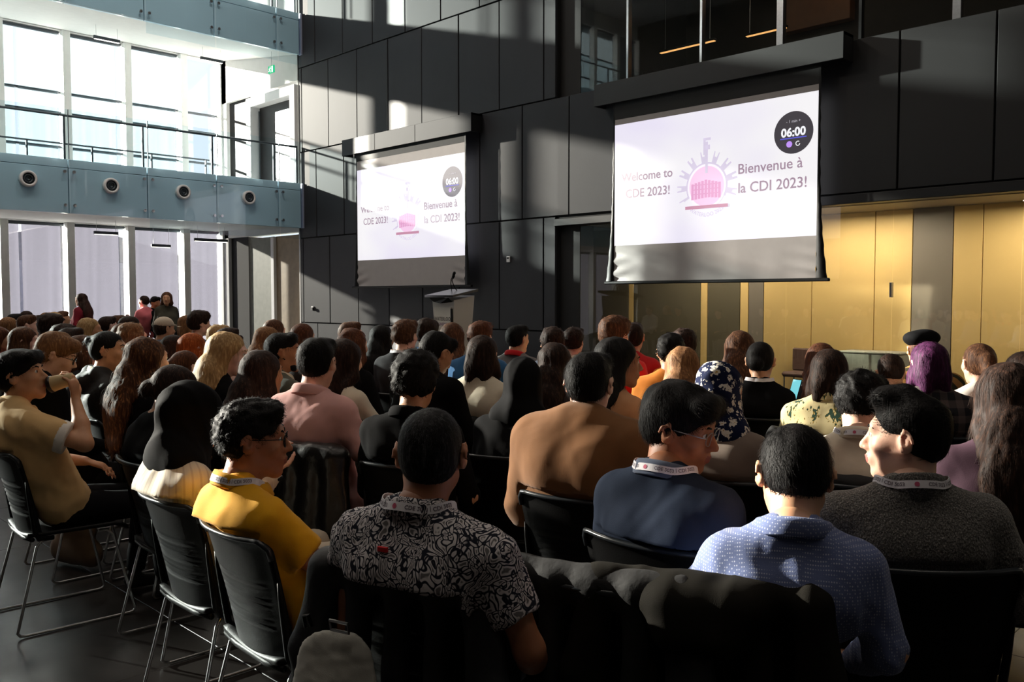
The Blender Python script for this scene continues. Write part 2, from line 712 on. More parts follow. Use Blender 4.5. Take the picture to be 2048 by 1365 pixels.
# ---- ground floor corridor behind glass (right)
cor = MB()
cor.box(-11.6, X1, 13.4, 13.6, 0, 3.0)
cor.box(-10.4, X1, WY + .3, 13.6, 2.84, 2.98)
cor.box(-11.8, -11.6, WY + .41, 13.6, 0, 3.0)
cor = struct(cor.build('wall_corridor', M_taupe))
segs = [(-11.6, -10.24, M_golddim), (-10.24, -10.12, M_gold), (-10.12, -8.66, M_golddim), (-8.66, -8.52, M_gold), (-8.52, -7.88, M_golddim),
        (-7.88, -7.72, M_gold), (-7.72, -7.44, M_taupe), (-7.44, -6.6, M_gold), (-6.6, -5.6, M_gold), (-5.6, -5.05, M_gold), (-5.05, -4.49, M_taupe),  # last grey panel here paints in a column's reflection
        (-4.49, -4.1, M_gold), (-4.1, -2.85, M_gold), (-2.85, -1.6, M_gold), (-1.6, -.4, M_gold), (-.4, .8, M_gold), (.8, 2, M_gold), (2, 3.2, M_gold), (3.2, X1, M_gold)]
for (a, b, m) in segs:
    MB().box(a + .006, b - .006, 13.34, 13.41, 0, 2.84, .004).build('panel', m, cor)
# low credenza seen behind the glass
cr = empty('credenza', (-5.47, 13.1, -.2))
MB().box(-.43, .43, -.2, .2, .28, .92, .01).build('body', m_plain('grey laminate', (150, 148, 136), .5), cr)
MB().box(-.45, .45, -.22, .22, .92, .95, .008).build('top', m_plain('grey laminate', (150, 148, 136), .5), cr)
MB().box(-.40, .40, -.16, .16, .2, .28).build('plinth', M_black, cr)
tag(cr, 'low grey cabinet standing behind the glass before the yellow wall', 'cabinet')
ch_ = empty('stool', (-6.6, 13.05, -.12))
MB().box(-.25, .25, -.2, .2, .42, .5, .03).build('seat', m_plain('brown seat', (96, 70, 62), .7), ch_)
MB().box(-.25, .25, .16, .22, .5, .86, .02).build('backrest', m_plain('brown seat', (96, 70, 62), .7), ch_)
for sx_ in (-.21, .21):
    for sy_ in (-.16, .16):
        MB().tube([(sx_, sy_, .12), (sx_, sy_, .43)], .012).build('leg', M_steel, ch_)
tag(ch_, 'small brown chair behind the glass left of the grey cabinet', 'chair')

gl = empty('window_1', (0, 0, 0))
struct(gl)
gx = [-10.4, -9.1, -7.75, -6.4, -4.85, -3.28, -1.7, -.1, 1.5, 3.1, X1]
for a, b in zip(gx[:-1], gx[1:]):
    MB().box(a + .004, b - .004, WY + .13, WY + .145, .03, 2.84).build('pane', M_glassD, gl)
MB().box(-10.4, X1, WY + .1, WY + .18, 0, .05).build('bottom_channel', M_steel, gl)
MB().box(-4.86, -4.83, WY + .06, WY + .13, 1.55, 1.75, .005).build('door_handle', M_steel, gl)

# ---- upper glazed gallery on the right
M_dark = m_plain('dark interior', (46, 42, 40), .7)
ug = MB()
ug.box(-10.4, X1, 15.4, 15.6, 5.0, 9)
ug.box(-10.4, X1, WY + .3, 15.6, 4.9, 5.08)
ug.box(-10.4, X1, WY + .3, 15.6, 8.6, 8.8)
ug.box(-10.5, -10.4, WY + .2, 15.6, 5, 8.8)
ug = struct(ug.build('wall_gallery', M_dark))
gw = struct(empty('window_2'))
gx = [-10.4, -9.35, -7.9, -6.55, -5.35, -4.1, -2.9, -1.7, -.5, 1.3, 3.1, X1]
for a, b in zip(gx[:-1], gx[1:]):
    MB().box(a + .008, b - .008, WY + .13, WY + .145, 5.08, 8.6).build('pane', M_glassD, gw)
for x in (-9.35, -7.9, -6.55, -5.35, -4.1, -2.9):
    wide = .05 if x in (-6.55, -4.1) else .02
    MB().box(x - wide, x + wide, WY + .1, WY + .2, 5.08, 8.6).build('mullion', M_steel if x != -5.35 else M_black, gw)
M_warm = m_plain('warm timber panel', (130, 84, 50), .5)
MB().box(-10.2, -8.9, 15.2, 15.4, 5.1, 6.0, .01).build('timber_panel', M_warm, ug)
MB().box(-8.2, -6.9, 15.2, 15.4, 6.4, 7.3, .01).build('timber_panel', M_warm, ug)
MB().box(-3.4, -.8, 15.2, 15.4, 7.3, 7.8, .01).build('timber_panel', M_warm, ug)
M_lampw = m_emit('warm lamp', (255, 190, 120), 1.3)
for i, (x, y, z, w) in enumerate(((-9.3, 13.8, 6.1, 1.2), (-8.0, 14.3, 6.2, .8), (-6.9, 14.8, 7.2, 1.4), (-3.1, 14.2, 7.5, 1.5), (-4.6, 13.6, 7.5, .8))):
    e = empty('pendant_light', (x, y, z))
    MB().box(-w / 2, w / 2, -.04, .04, .0, .04, .005).build('housing', M_black, e)
    MB().box(-w / 2 + .02, w / 2 - .02, -.03, .03, -.012, 0).build('diffuser', M_lampw, e)
    for sx_ in (-w * .4, w * .4):
        MB().tube([(sx_, 0, .04), (sx_, 0, 8.6 - z)], .004, 5).build('cable', M_steel, e)
    tag(e, ['slim warm pendant light in the upper gallery above the right screen, at far left', 'short warm pendant light second from left in the upper gallery',
            'warm pendant light high in the middle of the upper gallery', 'warm pendant light in the upper gallery right of the pale mullion',
            'short pendant light in the upper gallery just right of the black mullion'][i], 'light', 'warm pendant lights in the upper gallery')


# ---- curtain wall on the left
def fins(z0, z1):
    return [6.35 + 1.5 * k for k in range(-9, 4)] + [11.98]


M_fin = m_plain('white fin', (232, 234, 232), .5, 0, .03)
GAP = .16
for wi, (z0, z1, nm, shm) in enumerate(((0.0, 3.42, 'window_3', M_shadeL), (4.37, 8.14, 'window_4', M_shadeU), (8.6, 12.6, 'window_5', M_shadeU))):
    w = struct(empty(nm))
    ys = fins(z0, z1)
    prev = Y0
    for y in ys:
        last = y > 11.9
        MB().box(FX - .05, FX + .30, y - .02, y + (.02 if last else .16), z0, z1, .004).build('fin', M_fin, w)
        a, b = prev, y - .02
        MB().box(FX - .02, FX, a, b, z0, z1).build('pane', M_glass, w)
        if b - a > .5 and not (wi == 1 and last):
            g = .03 if last else GAP if y > 9 and y < 10 else .16 if y < 5.5 else .085
            if 7.5 < y < 8.1:
                MB().box(FX + .06, FX + .064, a + .02, 6.79, z0 + .01, z1 - .06).build('shade', shm, w)
                MB().box(FX + .06, FX + .064, 6.86, b - g, z0 + .01, z1 - .06).build('shade', shm, w)
            else:
                MB().box(FX + .06, FX + .064, a + .02, b - g, z0 + .01, z1 - .06).build('shade', shm, w)
            MB().tube([(FX + .09, a + .02, z1 - .05), (FX + .09, b - .02, z1 - .05)], .045, 8).build('shade_roller', M_gray, w)
        tr = [z for z in ((1.05,) if wi == 0 else (5.3, 6.15, 6.65) if wi == 1 else (9.6, 10.5, 11.4)) if z0 < z < z1]
        if wi:
            for z in tr:
                MB().box(FX - .04, FX + .05, a, b, z - .025, z + .025).build('transom', M_gray, w)
        prev = y + .16
for i, (z0, z1) in enumerate(((3.42, 4.37), (8.14, 8.6), (12.6, TOP))):
    struct(MB().box(FX - .1, FX + .2, Y0, 12.2, z0, z1).build('trim_%d' % (i + 2), M_slab))

# ---- end wall of the balconies (in the plane of the back wall, left of the black panels)
ew = MB()
ew.box(FX, FX + .55, WY, WY + .3, 0, TOP)
ew.box(BX - .3, BX - .25, WY + .02, WY + .3, 0, TOP)
ew.box(FX, BX - .25, WY, WY + .3, 3.2, 4.4)
ew.box(FX, BX - .25, WY, WY + .3, 6.95, TOP)
ew.box(FX + .9, BX - .25, WY + 2.2, WY + 2.5, 0, TOP)
ew.box(FX + .5, FX + .9, WY + .6, WY + .7, 0, TOP)
ew = struct(ew.build('wall_end', M_slab))
MB().box(FX + .55, FX + 1.5, WY + .1, WY + .6, 0, 3.2).build('dark_panel', M_blackmatte, ew)
MB().box(FX + .55, FX + 1.7, WY + .1, WY + .6, 4.4, 6.95).build('dark_panel', M_blackmatte, ew)
# upper portal with dark doorway
d1 = struct(empty('door_1', (-20.83, WY, 4.42)))
MB().box(-1.22, -.98, -.06, .3, 0, 2.44, .01).build('jamb', M_white, d1)
MB().box(.98, 1.22, -.06, .3, 0, 2.44, .01).build('jamb', M_white, d1)
MB().box(-.979, .979, -.06, .3, 2.2, 2.44, .01).build('lintel', M_white, d1)
MB().box(-.98, .98, .22, .3, 0, 2.2).build('door_leaf', m_plain('dark door', (34, 32, 33), .5), d1)
MB().tube([(-.9, .16, .2), (-.9, .16, 2.1)], .02, 8).build('door_frame', M_gray, d1)
MB().tube([(.8, .16, .95), (.8, .16, 1.25)], .015, 8).build('door_handle', M_steel, d1)
# ground floor door
d2 = struct(empty('door_2', (-20.9, WY + .15, 0)))
MB().box(-1.35, -.22, .0, .06, 0, 3.15).build('door_leaf', m_plain('greenish grey door', (112, 116, 104), .5), d2)
MB().box(-.22, -.06, -.06, .08, 0, 3.15, .01).build('jamb', M_white, d2)
MB().box(-.06, 1.2, .02, .08, 0, 3.15).build('door_leaf', m_plain('tan door', (150, 132, 104), .5), d2)
MB().box(1.2, 1.36, -.02, .1, 0, 3.15).build('side_panel', M_gold, d2)

# ---- balconies
jy = [6.49 - 1.61 * k for k in range(8, -1, -1)] + [8.11, 9.71, 11.3, 11.93]


def balcony(nm, zb, zt, zsoff, label, speakers, rail=1.0):
    b = empty(nm, (BX, 3, zb))

    def rel(m, name, mat, smooth=False, par=None):
        m.v = [(x - BX, y - 3, z - zb) for (x, y, z) in m.v]
        return m.build(name, mat, b if par is None else par, smooth)
    s = MB()
    xa, xb = FX + .32, BX - .12
    s.add([(xa, Y0, zsoff), (xb, Y0, zb + .03), (xb, 11.99, zb + .03), (xa, 11.99, zsoff),
           (xa, Y0, zt - .1), (xb, Y0, zt - .1), (xb, 11.99, zt - .1), (xa, 11.99, zt - .1)],
          [(0, 3, 2, 1), (4, 5, 6, 7), (0, 1, 5, 4), (1, 2, 6, 5), (2, 3, 7, 6), (3, 0, 4, 7)])
    rel(s, 'slab', M_slab)
    prev = Y0
    for i, y in enumerate(jy):
        rel(MB().box(BX - .11, BX - .03, prev + .01, y - .01, zb, zt - .18, .005), 'fascia_panel', M_fascia)
        rel(MB().box(BX - .11, BX - .03, prev + .01, y - .01, zt - .17, zt, .005), 'upper_strip', M_fascia)
        rel(MB().box(BX + .035, BX + .047, prev + .01, y - .01, zb - (.28 if i > 9 else .0), zt + rail), 'railing_pane', M_glassR)
        rel(MB().box(BX + .02, BX + .034, prev - .012, prev + .008, zt, zt + rail, 0), 'edge_strip', M_steel)
        if i < len(jy) - 1 and y > 2:
            for zz in (zb + .16, zt - .26):
                for dy in (-.09, .09):
                    m = MB().lathe([(0, 0), (.012, 0), (.012, .06), (.034, .062), (.034, .078), (0, .08)], 10, (BX - .03, y + dy, zz), 'x')
                    rel(m, 'glass_bolt', M_steel, False)
        if y > 0:
            rel(MB().box(BX - .25, BX - .21, y - .02, y + .02, zt - .1, zt + rail - .1), 'post', M_gray)
        prev = y
    rel(MB().tube([(BX - .23, Y0, zt + rail - .08), (BX - .23, 11.95, zt + rail - .08)], .025, 8), 'handrail', M_gray)
    rel(MB().box(BX - .12, BX + .0, 11.95, 11.995, zb, zt), 'end_plate', m_plain('pale blue end plate', (150, 158, 184), .5))
    # inner railing by the curtain wall
    rel(MB().tube([(FX + .5, Y0, zt + .95), (FX + .5, 11.5, zt + .95)], .022, 8), 'inner_handrail', M_gray)
    for k in range(12):
        y = 11.4 - 1.5 * k
        rel(MB().box(FX + .48, FX + .52, y - .02, y + .02, zt - .1, zt + .95), 'inner_post', M_gray)
    for y in speakers:
        prof = [(0, .03), (.03, .03), (.03, .045), (.045, .02), (.062, .02), (.068, .05), (.082, .05), (.088, .02), (.105, .02), (.112, .055)]
        sp = rel(MB().lathe(prof, 28, (BX + .01, y, (zb + zt) / 2 + .08), 'x'), 'air_nozzle', M_gray, True)
        r = MB().lathe([(.112, -.03), (.112, .06), (.135, .075), (.16, .06), (.165, .02), (.165, -.03)], 28, (BX + .01, y, (zb + zt) / 2 + .08), 'x')
        rr = rel(r, 'outer_ring', M_white, True, sp)
    tag(b, label, 'balcony')
    return b


def ypx(px, X=BX):
    tx = (px - 1024) / FPX
    return -X * (1 + tx) / (1 - tx)


balcony('balcony', 3.27, 4.37, 3.42, 'lower blue-grey glass fronted balcony with four round air nozzles', [ypx(p) for p in (63, 227, 370, 500)])
balcony('balcony', 7.52, 8.52, 8.14, 'upper blue-grey glass fronted balcony at the top left', [])

# pendant strip lights under the balconies
M_lamp = m_emit('cool lamp', (255, 250, 240), 3.0)
for i, (px, py, X, L) in enumerate(((216, 470, -21.5, .55), (425, 484, -21.5, .9), (325, 495, -22.6, .5), (226, 90, -21.5, .6), (432, 130, -21.5, .6))):
    y = ypx(px, X)
    z = (y - X) * _s
    h = 1.55 + (595 - py) * z / FPX
    e = empty('pendant_light', (X, y, h))
    MB().box(-.03, .03, -L / 2, L / 2, 0, .07, .005).build('housing', M_gray, e)
    MB().box(-.025, .025, -L / 2 + .02, L / 2 - .02, -.012, 0).build('diffuser', M_lamp, e)
    top = 3.4 if h < 3.4 else 7.8
    for s_ in (-.4, .4):
        MB().tube([(0, L * s_, .07), (0, L * s_, top - h + .2)], .004, 5).build('cable', M_steel, e)
    tag(e, ['grey strip light hanging under the lower balcony by the second fin', 'long bright strip light hanging under the lower balcony nearest the corner',
            'faint small strip light under the lower balcony between two fins', 'strip light glaring under the upper balcony at left',
            'strip light under the upper balcony nearest the corner'][i], 'light', 'strip lights hanging under the balconies')

# exit sign under upper balcony
ez = 1.55 + (595 - 139) * 22.6 / FPX
p = px2w(543, 139, 21.9)
ex = empty('exit_sign', (p[0], p[1], p[2]), 0)
M_green = m_emit('green sign', (30, 190, 130), 1.1)
M_signw = m_emit('white sign', (235, 255, 245), 1.3)
MB().box(-.13, .13, -.02, .02, -.09, .09, .005).build('sign_box', M_green, ex)
run = MB()
run.lathe([(0, 0), (.02, 0), (.02, .004), (0, .004)], 10, (-.02, -.026, .055), 'y')
run.tube([(-.03, -.024, .03), (-.045, -.024, -.015)], .011, 6)
run.tube([(-.045, -.024, -.015), (-.01, -.024, -.035), (-.02, -.024, -.075)], .008, 6)
run.tube([(-.045, -.024, -.015), (-.075, -.024, -.04), (-.105, -.024, -.04)], .008, 6)
run.tube([(-.03, -.024, .03), (.005, -.024, .01), (.02, -.024, .025)], .007, 6)
run.tube([(-.03, -.024, .03), (-.07, -.024, .02), (-.075, -.024, -.005)], .007, 6)
run.box(.04, .1, -.026, -.02, -.075, .07)
run.build('running_figure', M_signw, ex)
MB().tube([(0, 0, .09), (0, 0, .5)], .006, 6).build('rod', M_steel, ex)
tag(ex, 'small green exit sign with white running figure under the upper balcony', 'sign')

# ---- outside: ground, buildings seen through the glazing
struct(MB().box(-140, FX - .2, -90, 90, -.5, -.2).build('trim_outside_ground', m_plain('pale paving', (150, 150, 150), .9)))
bl = empty('far_building', (-62, 22, -.2))
MB().box(-4, 4, -40, 30, 0, 4.0, .05).build('wall', m_plain('lilac grey facade', (128, 124, 136), .9), bl)
m = MB()
m.add([(-4, -9, 4), (4, -9, 4), (4, 9, 4), (-4, 9, 4), (-4, 0, 6.4), (4, 0, 6.4)], [(0, 1, 5, 4), (2, 3, 4, 5), (0, 4, 3), (1, 2, 5)])
m.v = [(x, y - 2.5, z) for x, y, z in m.v]
m.build('gable_roof', m_plain('grey roof', (104, 100, 108), .9), bl)
tag(bl, 'low grey building with gabled roof seen hazily through the window shades', 'building')


# ---- projection screens
def emis_slide():
    t = NT('projected slide')
    t.set(Roughness=.8)
    t.b.inputs['Base Color'].default_value = (.2, .2, .205, 1)
    v = t.coord((.25, .25, .4))
    c = t.ramp(t.noise(v, 1.6, 2), [(0.35, lin((238, 232, 252))), (0.6, lin((254, 252, 255)))])
    t.l(c, t.b.inputs['Emission Color'])
    t.b.inputs['Emission Strength'].default_value = .88
    return t.m


M_slide = emis_slide()
M_cloth_screen = m_plain('grey white screen cloth', (160, 155, 154), .9, 0, .03)


def m_ink(name, rgb):
    return m_emit('ink ' + name, rgb, .95)


def screen(nm, xl, xr, ztop, zimg1, zimg0, zbot, label, hx0, hx1, hlab, timer_dark, dots):
    cx = (xl + xr) / 2
    y = 11.76
    s = empty(nm, (cx, y, 0))
    W = (xr - xl) / 2
    # image area
    MB().box(-W, W, -.002, .004, zimg0, zimg1).build('projected_image', M_slide, s)
    # plain cloth above and below, with slack creases at the bottom
    MB().box(-W, W, -.002, .004, zimg1, ztop).build('screen_cloth', M_cloth_screen, s)
    nx, nz = 48, 14
    vs, fs = [], []
    for j in range(nz + 1):
        v = j / nz
        for i in range(nx + 1):
            u = i / nx
            edge = max(0, 1 - min(u, 1 - u) * 7)
            dy = -.03 * edge * v * math.sin(18 * v + 25 * min(u, 1 - u)) - .004 * math.sin(u * 40) * v
            vs.append((-W + 2 * W * u, dy - .002, zimg0 + (zbot - zimg0) * v))
    for j in range(nz):
        for i in range(nx):
            a = j * (nx + 1) + i
            fs.append((a, a + nx + 1, a + nx + 2, a + 1))
    MB().add(vs, fs).build('lower_cloth', M_cloth_screen, s, True)
    # black side borders that flare to the bottom bar, tab tensioned
    for sg in (-1, 1):
        vs, fs = [], []
        n = 40
        for j in range(n + 1):
            v = j / n
            z = zimg1 + .45 + (zbot - zimg1 - .45) * v
            fl_ = .03 + .03 * v + .11 * max(0, (v - .45) / .55) ** 2.2
            wv = .006 * math.sin(j * 1.9)
            for k in range(4):
                q = k / 3
                vs.append((sg * (W - .0 + (fl_ + wv) * q), -.006 - .03 * math.sin(q * 3.1) * v ** 2, z))
        for j in range(n):
            for k in range(3):
                a = j * 4 + k
                fs.append((a, a + 1, a + 5, a + 4))
        MB().add(vs, fs).build('side_border', M_black, s, True)
    MB().box(-W - .03, W + .03, -.004, .003, ztop, 4.82).build('black_drop', M_blackmatte, s)
    MB().box(-W - .2, W + .2, -.03, .03, zbot - .05, zbot, .012).build('bottom_bar', M_black, s)
    H = zimg1 - zimg0
    k = W * 2 / 3.6

    def tx(txt, size, x, z, mat, bold=0.0, dy=-.006, al='CENTER'):
        vs, fs = text_mesh(txt, size * k, bold, al)
        m = MB().add([(x * k + a[0], dy, z + a[1]) for a in vs], fs)
        return m.build('lettering', mat, s)
    Ml = m_ink('mauve grey', (164, 140, 158))
    c = (zimg0 + zimg1) / 2
    tx('Welcome to', .20, -1.14, c + .05, Ml, .002)
    tx('CDE 2023!', .20, -1.12, c - .22, Ml, .002)
    tx('Bienvenue à', .215, 1.06, c - .03, Ml, .002)
    tx('la CDI 2023!', .215, 1.10, c - .31, Ml, .002)
    # timer dial
    Mt = m_ink('dial' + nm + str(timer_dark[0]), timer_dark)
    cz = c + .47
    cxx = 1.43 * k
    MB().lathe([(0, -.006), (.30 * k, -.006), (.30 * k, -.003)], 48, (cxx, 0, cz), 'y').build('timer_dial', Mt, s)
    Mw = m_ink('white', (250, 250, 255))
    tx('06:00', .17, 1.43, cz - .05, Mw, .006, -.009)
    tx('- 1 min +', .06, 1.43, cz + .14, m_ink('pale', (200, 195, 205)), 0, -.009)
    MB().box(cxx - .2, cxx + .2, -.009, -.007, cz - .085, cz - .07).build('timer_underline', m_ink('blue', (96, 96, 220)), s)
    MB().lathe([(0, -.009), (.045, -.009), (.045, -.007)], 20, (cxx - .06, 0, cz - .16), 'y').build('timer_button', m_ink('violet', (196, 150, 250)), s)
    rr = [(cxx + .07 + .03 * math.cos(a), -.008, cz - .16 + .03 * math.sin(a)) for a in np.linspace(.9, 6.2, 14)]
    MB().tube(rr, .006, 5).build('timer_reset', Mw, s)
    # emblem: gear of tools around a pink disc with a building
    Mg = m_ink('lilac', (218, 208, 230))
    Mp = m_ink('pink', (250, 206, 238))
    Mq = m_ink('rose', (226, 160, 204))
    Md = m_ink('plum', (200, 142, 168))
    ez_ = c - .16
    Rr = .33 * k
    g = MB()
    N = 240
    for a_i in range(N):
        pass
    vs = [(0, -.006, ez_)]
    teeth = []
    for i in range(N + 1):
        a = math.radians(-28 + 236 * i / N)
        ph = (math.degrees(a) + 28) / 236 * 8.5
        tt = ph % 1.0
        rad = Rr * 1.12 + (.17 * k if .3 < tt < .42 or .62 < tt < .74 else .09 * k if .42 <= tt <= .62 else 0)
        vs.append((rad * math.cos(a), -.005, ez_ + rad * math.sin(a)))
    g.add(vs, [(0, i, i + 1) for i in range(1, N + 1)])
    g.build('emblem_gear', Mg, s)
    MB().lathe([(0, -.007), (Rr * 1.04, -.007), (Rr * 1.04, -.005)], 48, (0, 0, ez_), 'y').build('emblem_ring', m_ink('ring', (250, 244, 255)), s)
    MB().lathe([(0, -.009), (Rr * .93, -.009), (Rr * .93, -.006)], 48, (0, 0, ez_), 'y').build('emblem_disc', Mp, s)
    bd = MB()
    for i in range(9):
        u0 = -.27 + .06 * i
        top = .1 - abs(u0 + .03) * .22
        bd.box(u0 * k, (u0 + .042) * k, -.012, -.01, ez_ + (-.17 - abs(u0) * .1) * k, ez_ + top * k)
    for j in range(3):
        bd.box(-.25 * k, .25 * k, -.0125, -.0105, ez_ + (-.12 + .07 * j) * k, ez_ + (-.105 + .07 * j) * k)
    bd.build('emblem_building', Mq, s)
    MB().box(-.38 * k, .38 * k, -.013, -.006, ez_ - .34 * k, ez_ - .29 * k).build('emblem_bar', Md, s)
    w = MB()
    w.box(-.022 * k, .022 * k, -.011, -.009, ez_ + .2 * k, ez_ + .68 * k)
    w.box(-.06 * k, -.02 * k, -.011, -.009, ez_ + .48 * k, ez_ + .74 * k)
    w.box(-.05 * k, .07 * k, -.011, -.009, ez_ + .70 * k, ez_ + .74 * k)
    w.box(-.02 * k, .06 * k, -.011, -.009, ez_ + .56 * k, ez_ + .63 * k)
    w.build('emblem_wrench', Mg, s)
    vs, fs = text_mesh('WATERLOO 2023', .085 * k, .001)
    R2 = Rr * 1.5
    out = []
    for a in vs:
        an = -math.pi / 2 + a[0] / R2
        r_ = R2 - a[1]
        out.append((r_ * math.cos(an), -.006, ez_ + .03 * k + r_ * math.sin(an)))
    MB().add(out, fs).build('emblem_lettering', Mg, s)
    tag(s, label, 'projection screen')
    h = empty('screen_housing', ((hx0 + hx1) / 2, WY, 4.75))
    Lw = (hx1 - hx0) / 2
    MB().box(-Lw, Lw, -.31, -.28, 0.02, .38, .004).build('front_cover', M_panel2 if hx0 > -12 else M_panel, h)
    MB().box(-Lw, Lw, -.29, -.02, .34, .38).build('top_cover', M_panel2, h)
    for sg in (-1, 1):
        MB().box(sg * (Lw - .02), sg * Lw, -.3, -.01, 0.02, .38).build('end_plate', M_panel2, h)
    if hx0 < -12:
        for x in (-.95, .45):
            MB().box(x, x + .012, -.313, -.309, .03, .37).build('seam', M_gap, h)
    MB().tube([(-Lw + .1, -.24, .2), (Lw - .1, -.24, .2)], .07, 12).build('roller', M_blackmatte, h)
    tag(h, hlab, 'screen housing')


screen('projection_screen', -16.70, -13.07, 4.6, 4.40, 2.38, 1.80,
       'farther projection screen left of the lectern showing the welcome slide', -17.19, -12.81, 'grey box housing above the farther projection screen', (120, 112, 122), 0)
screen('projection_screen', -9.33, -5.76, 4.5, 4.41, 2.41, 1.82,
       'nearer large projection screen before the yellow wall showing the welcome slide', -9.73, -5.39, 'black box housing above the nearer projection screen', (64, 60, 66), 0)

# ---- low stage and lectern
st = MB().box(-13.4, -9.4, 9.3, 11.98, 0, .38, .01).build('stage_platform', M_blackmatte)
tag(st, 'low black stage platform along the wall carrying the lectern', 'stage')
le = empty('lectern', (-11.28, 9.85, .38))
body = MB()
M_lect = m_plain('off white laminate', (186, 180, 172), .45, 0, .03)
w0, w1, dd = .2, .275, .2
body.add([(-w0, -dd * .8, 0), (w0, -dd * .8, 0), (w0, dd, 0), (-w0, dd, 0), (-w1, -dd, 1.12), (w1, -dd, 1.12), (w1, dd * 1.3, 1.2), (-w1, dd * 1.3, 1.2)],
         [(0, 3, 2, 1), (4, 5, 6, 7), (0, 1, 5, 4), (1, 2, 6, 5), (2, 3, 7, 6), (3, 0, 4, 7)])
body.build('body', M_lect, le)
fpan = MB()
fpan.add([(-.165, -.185, .1), (.165, -.185, .1), (.215, -.222, 1.0), (-.215, -.222, 1.0), (-.165, -.165, .1), (.165, -.165, .1), (.215, -.19, 1.0), (-.215, -.19, 1.0)],
         [(0, 1, 2, 3), (0, 4, 5, 1), (1, 5, 6, 2), (2, 6, 7, 3), (3, 7, 4, 0)])
fpan.build('front_panel', m_plain('ivory panel', (200, 194, 182), .5, 0, .02), le)
tp = MB()
n = 14
vs = []
for i in range(n + 1):
    u = -1 + 2 * i / n
    vs += [(u * .36, -.3 - .07 * (1 - u * u), 1.17 - 0), (u * .36, .27, 1.27), (u * .36, .27, 1.31), (u * .36, -.3 - .07 * (1 - u * u), 1.205)]
fs = []
for i in range(n):
    for k in range(4):
        a = i * 4 + k
        b = i * 4 + (k + 1) % 4
        fs.append((a, a + 4, b + 4, b))
fs += [(0, 1, 2, 3), tuple(n * 4 + k for k in (3, 2, 1, 0))]
tp.add(vs, fs)
tp.build('top', m_plain('charcoal top', (44, 44, 46), .35), le)
mb_ = MB().add([(-.25, -.30, 1.165), (.25, -.30, 1.165), (.24, -.2, 1.09), (-.24, -.2, 1.09), (0, -.26, 1.07)], [(0, 1, 2, 4, 3)])
mb_.build('top_apron', M_black, le)
MB().box(.215, .235, -.225, -.19, .55, .98).build('side_slot', M_black, le)
for (txt, z, col) in (('WATERLOO', .78, (70, 64, 62)), ('ENGINEERING', .70, (128, 84, 120))):
    vs, fs = text_mesh(txt, .088 if txt[0] == 'W' else .066, .001)
    sy = 1.0
    MB().add([(a[0] * .86, -.2135 - .04 * (z - .7), z + a[1]) for a in vs], fs).build('lettering', m_plain('print ' + txt, col, .6), le)
# fix lettering to the sloped face
tag(le, 'white tapered lectern with black top and dark lettering on the stage', 'lectern')
for i, pts in enumerate(([(-.12, .1, 1.25), (-.09, .05, 1.4), (.0, -.02, 1.47), (.11, -.06, 1.55)], [(.02, .12, 1.25), (-.02, .06, 1.36), (.0, .0, 1.45), (.06, -.03, 1.5)])):
    mi = empty('microphone', (-11.28, 9.85, .38))
    MB().tube(pts, .008, 6).build('gooseneck', M_black, mi, True)
    d = np.array(pts[-1]) - np.array(pts[-2])
    d /= np.linalg.norm(d)
    e_ = np.array(pts[-1])
    MB().tube([e_ - d * .03, e_, e_ + d * .05, e_ + d * .07], [.012, .024, .026, .012], 10).build('head', M_black, mi, True)
    tag(mi, ['longer black gooseneck microphone on the lectern', 'shorter black gooseneck microphone on the lectern'][i], 'microphone', 'microphones on the lectern')
# ================================================================== SCULPTING KIT
# smooth union of tapered capsules and ellipsoids, turned into one surface
V3 = lambda *a: np.array(a, dtype=np.float64)


def rotm(rx=0, ry=0, rz=0):
    cx, sx_, cy, sy, cz, sz = math.cos(rx), math.sin(rx), math.cos(ry), math.sin(ry), math.cos(rz), math.sin(rz)
    X = np.array([[1, 0, 0], [0, cx, -sx_], [0, sx_, cx]])
    Y = np.array([[cy, 0, sy], [0, 1, 0], [-sy, 0, cy]])
    Z = np.array([[cz, -sz, 0], [sz, cz, 0], [0, 0, 1]])
    return Z @ X @ Y


def cap(a, b, ra, rb=None, k=.02, fl=None):
    """tapered capsule; fl=(direction, factor) flattens it"""
    return ('c', np.array(a, float), np.array(b, float), ra, ra if rb is None else rb, k, fl)


def ell(c, r, R=None, k=.02):
    return ('e', np.array(c, float), np.array(r, float), None if R is None else np.array(R), k)


def cyl(a, b, ra, rb, k=.01):
    return ('y', np.array(a, float), np.array(b, float), ra, rb, k)


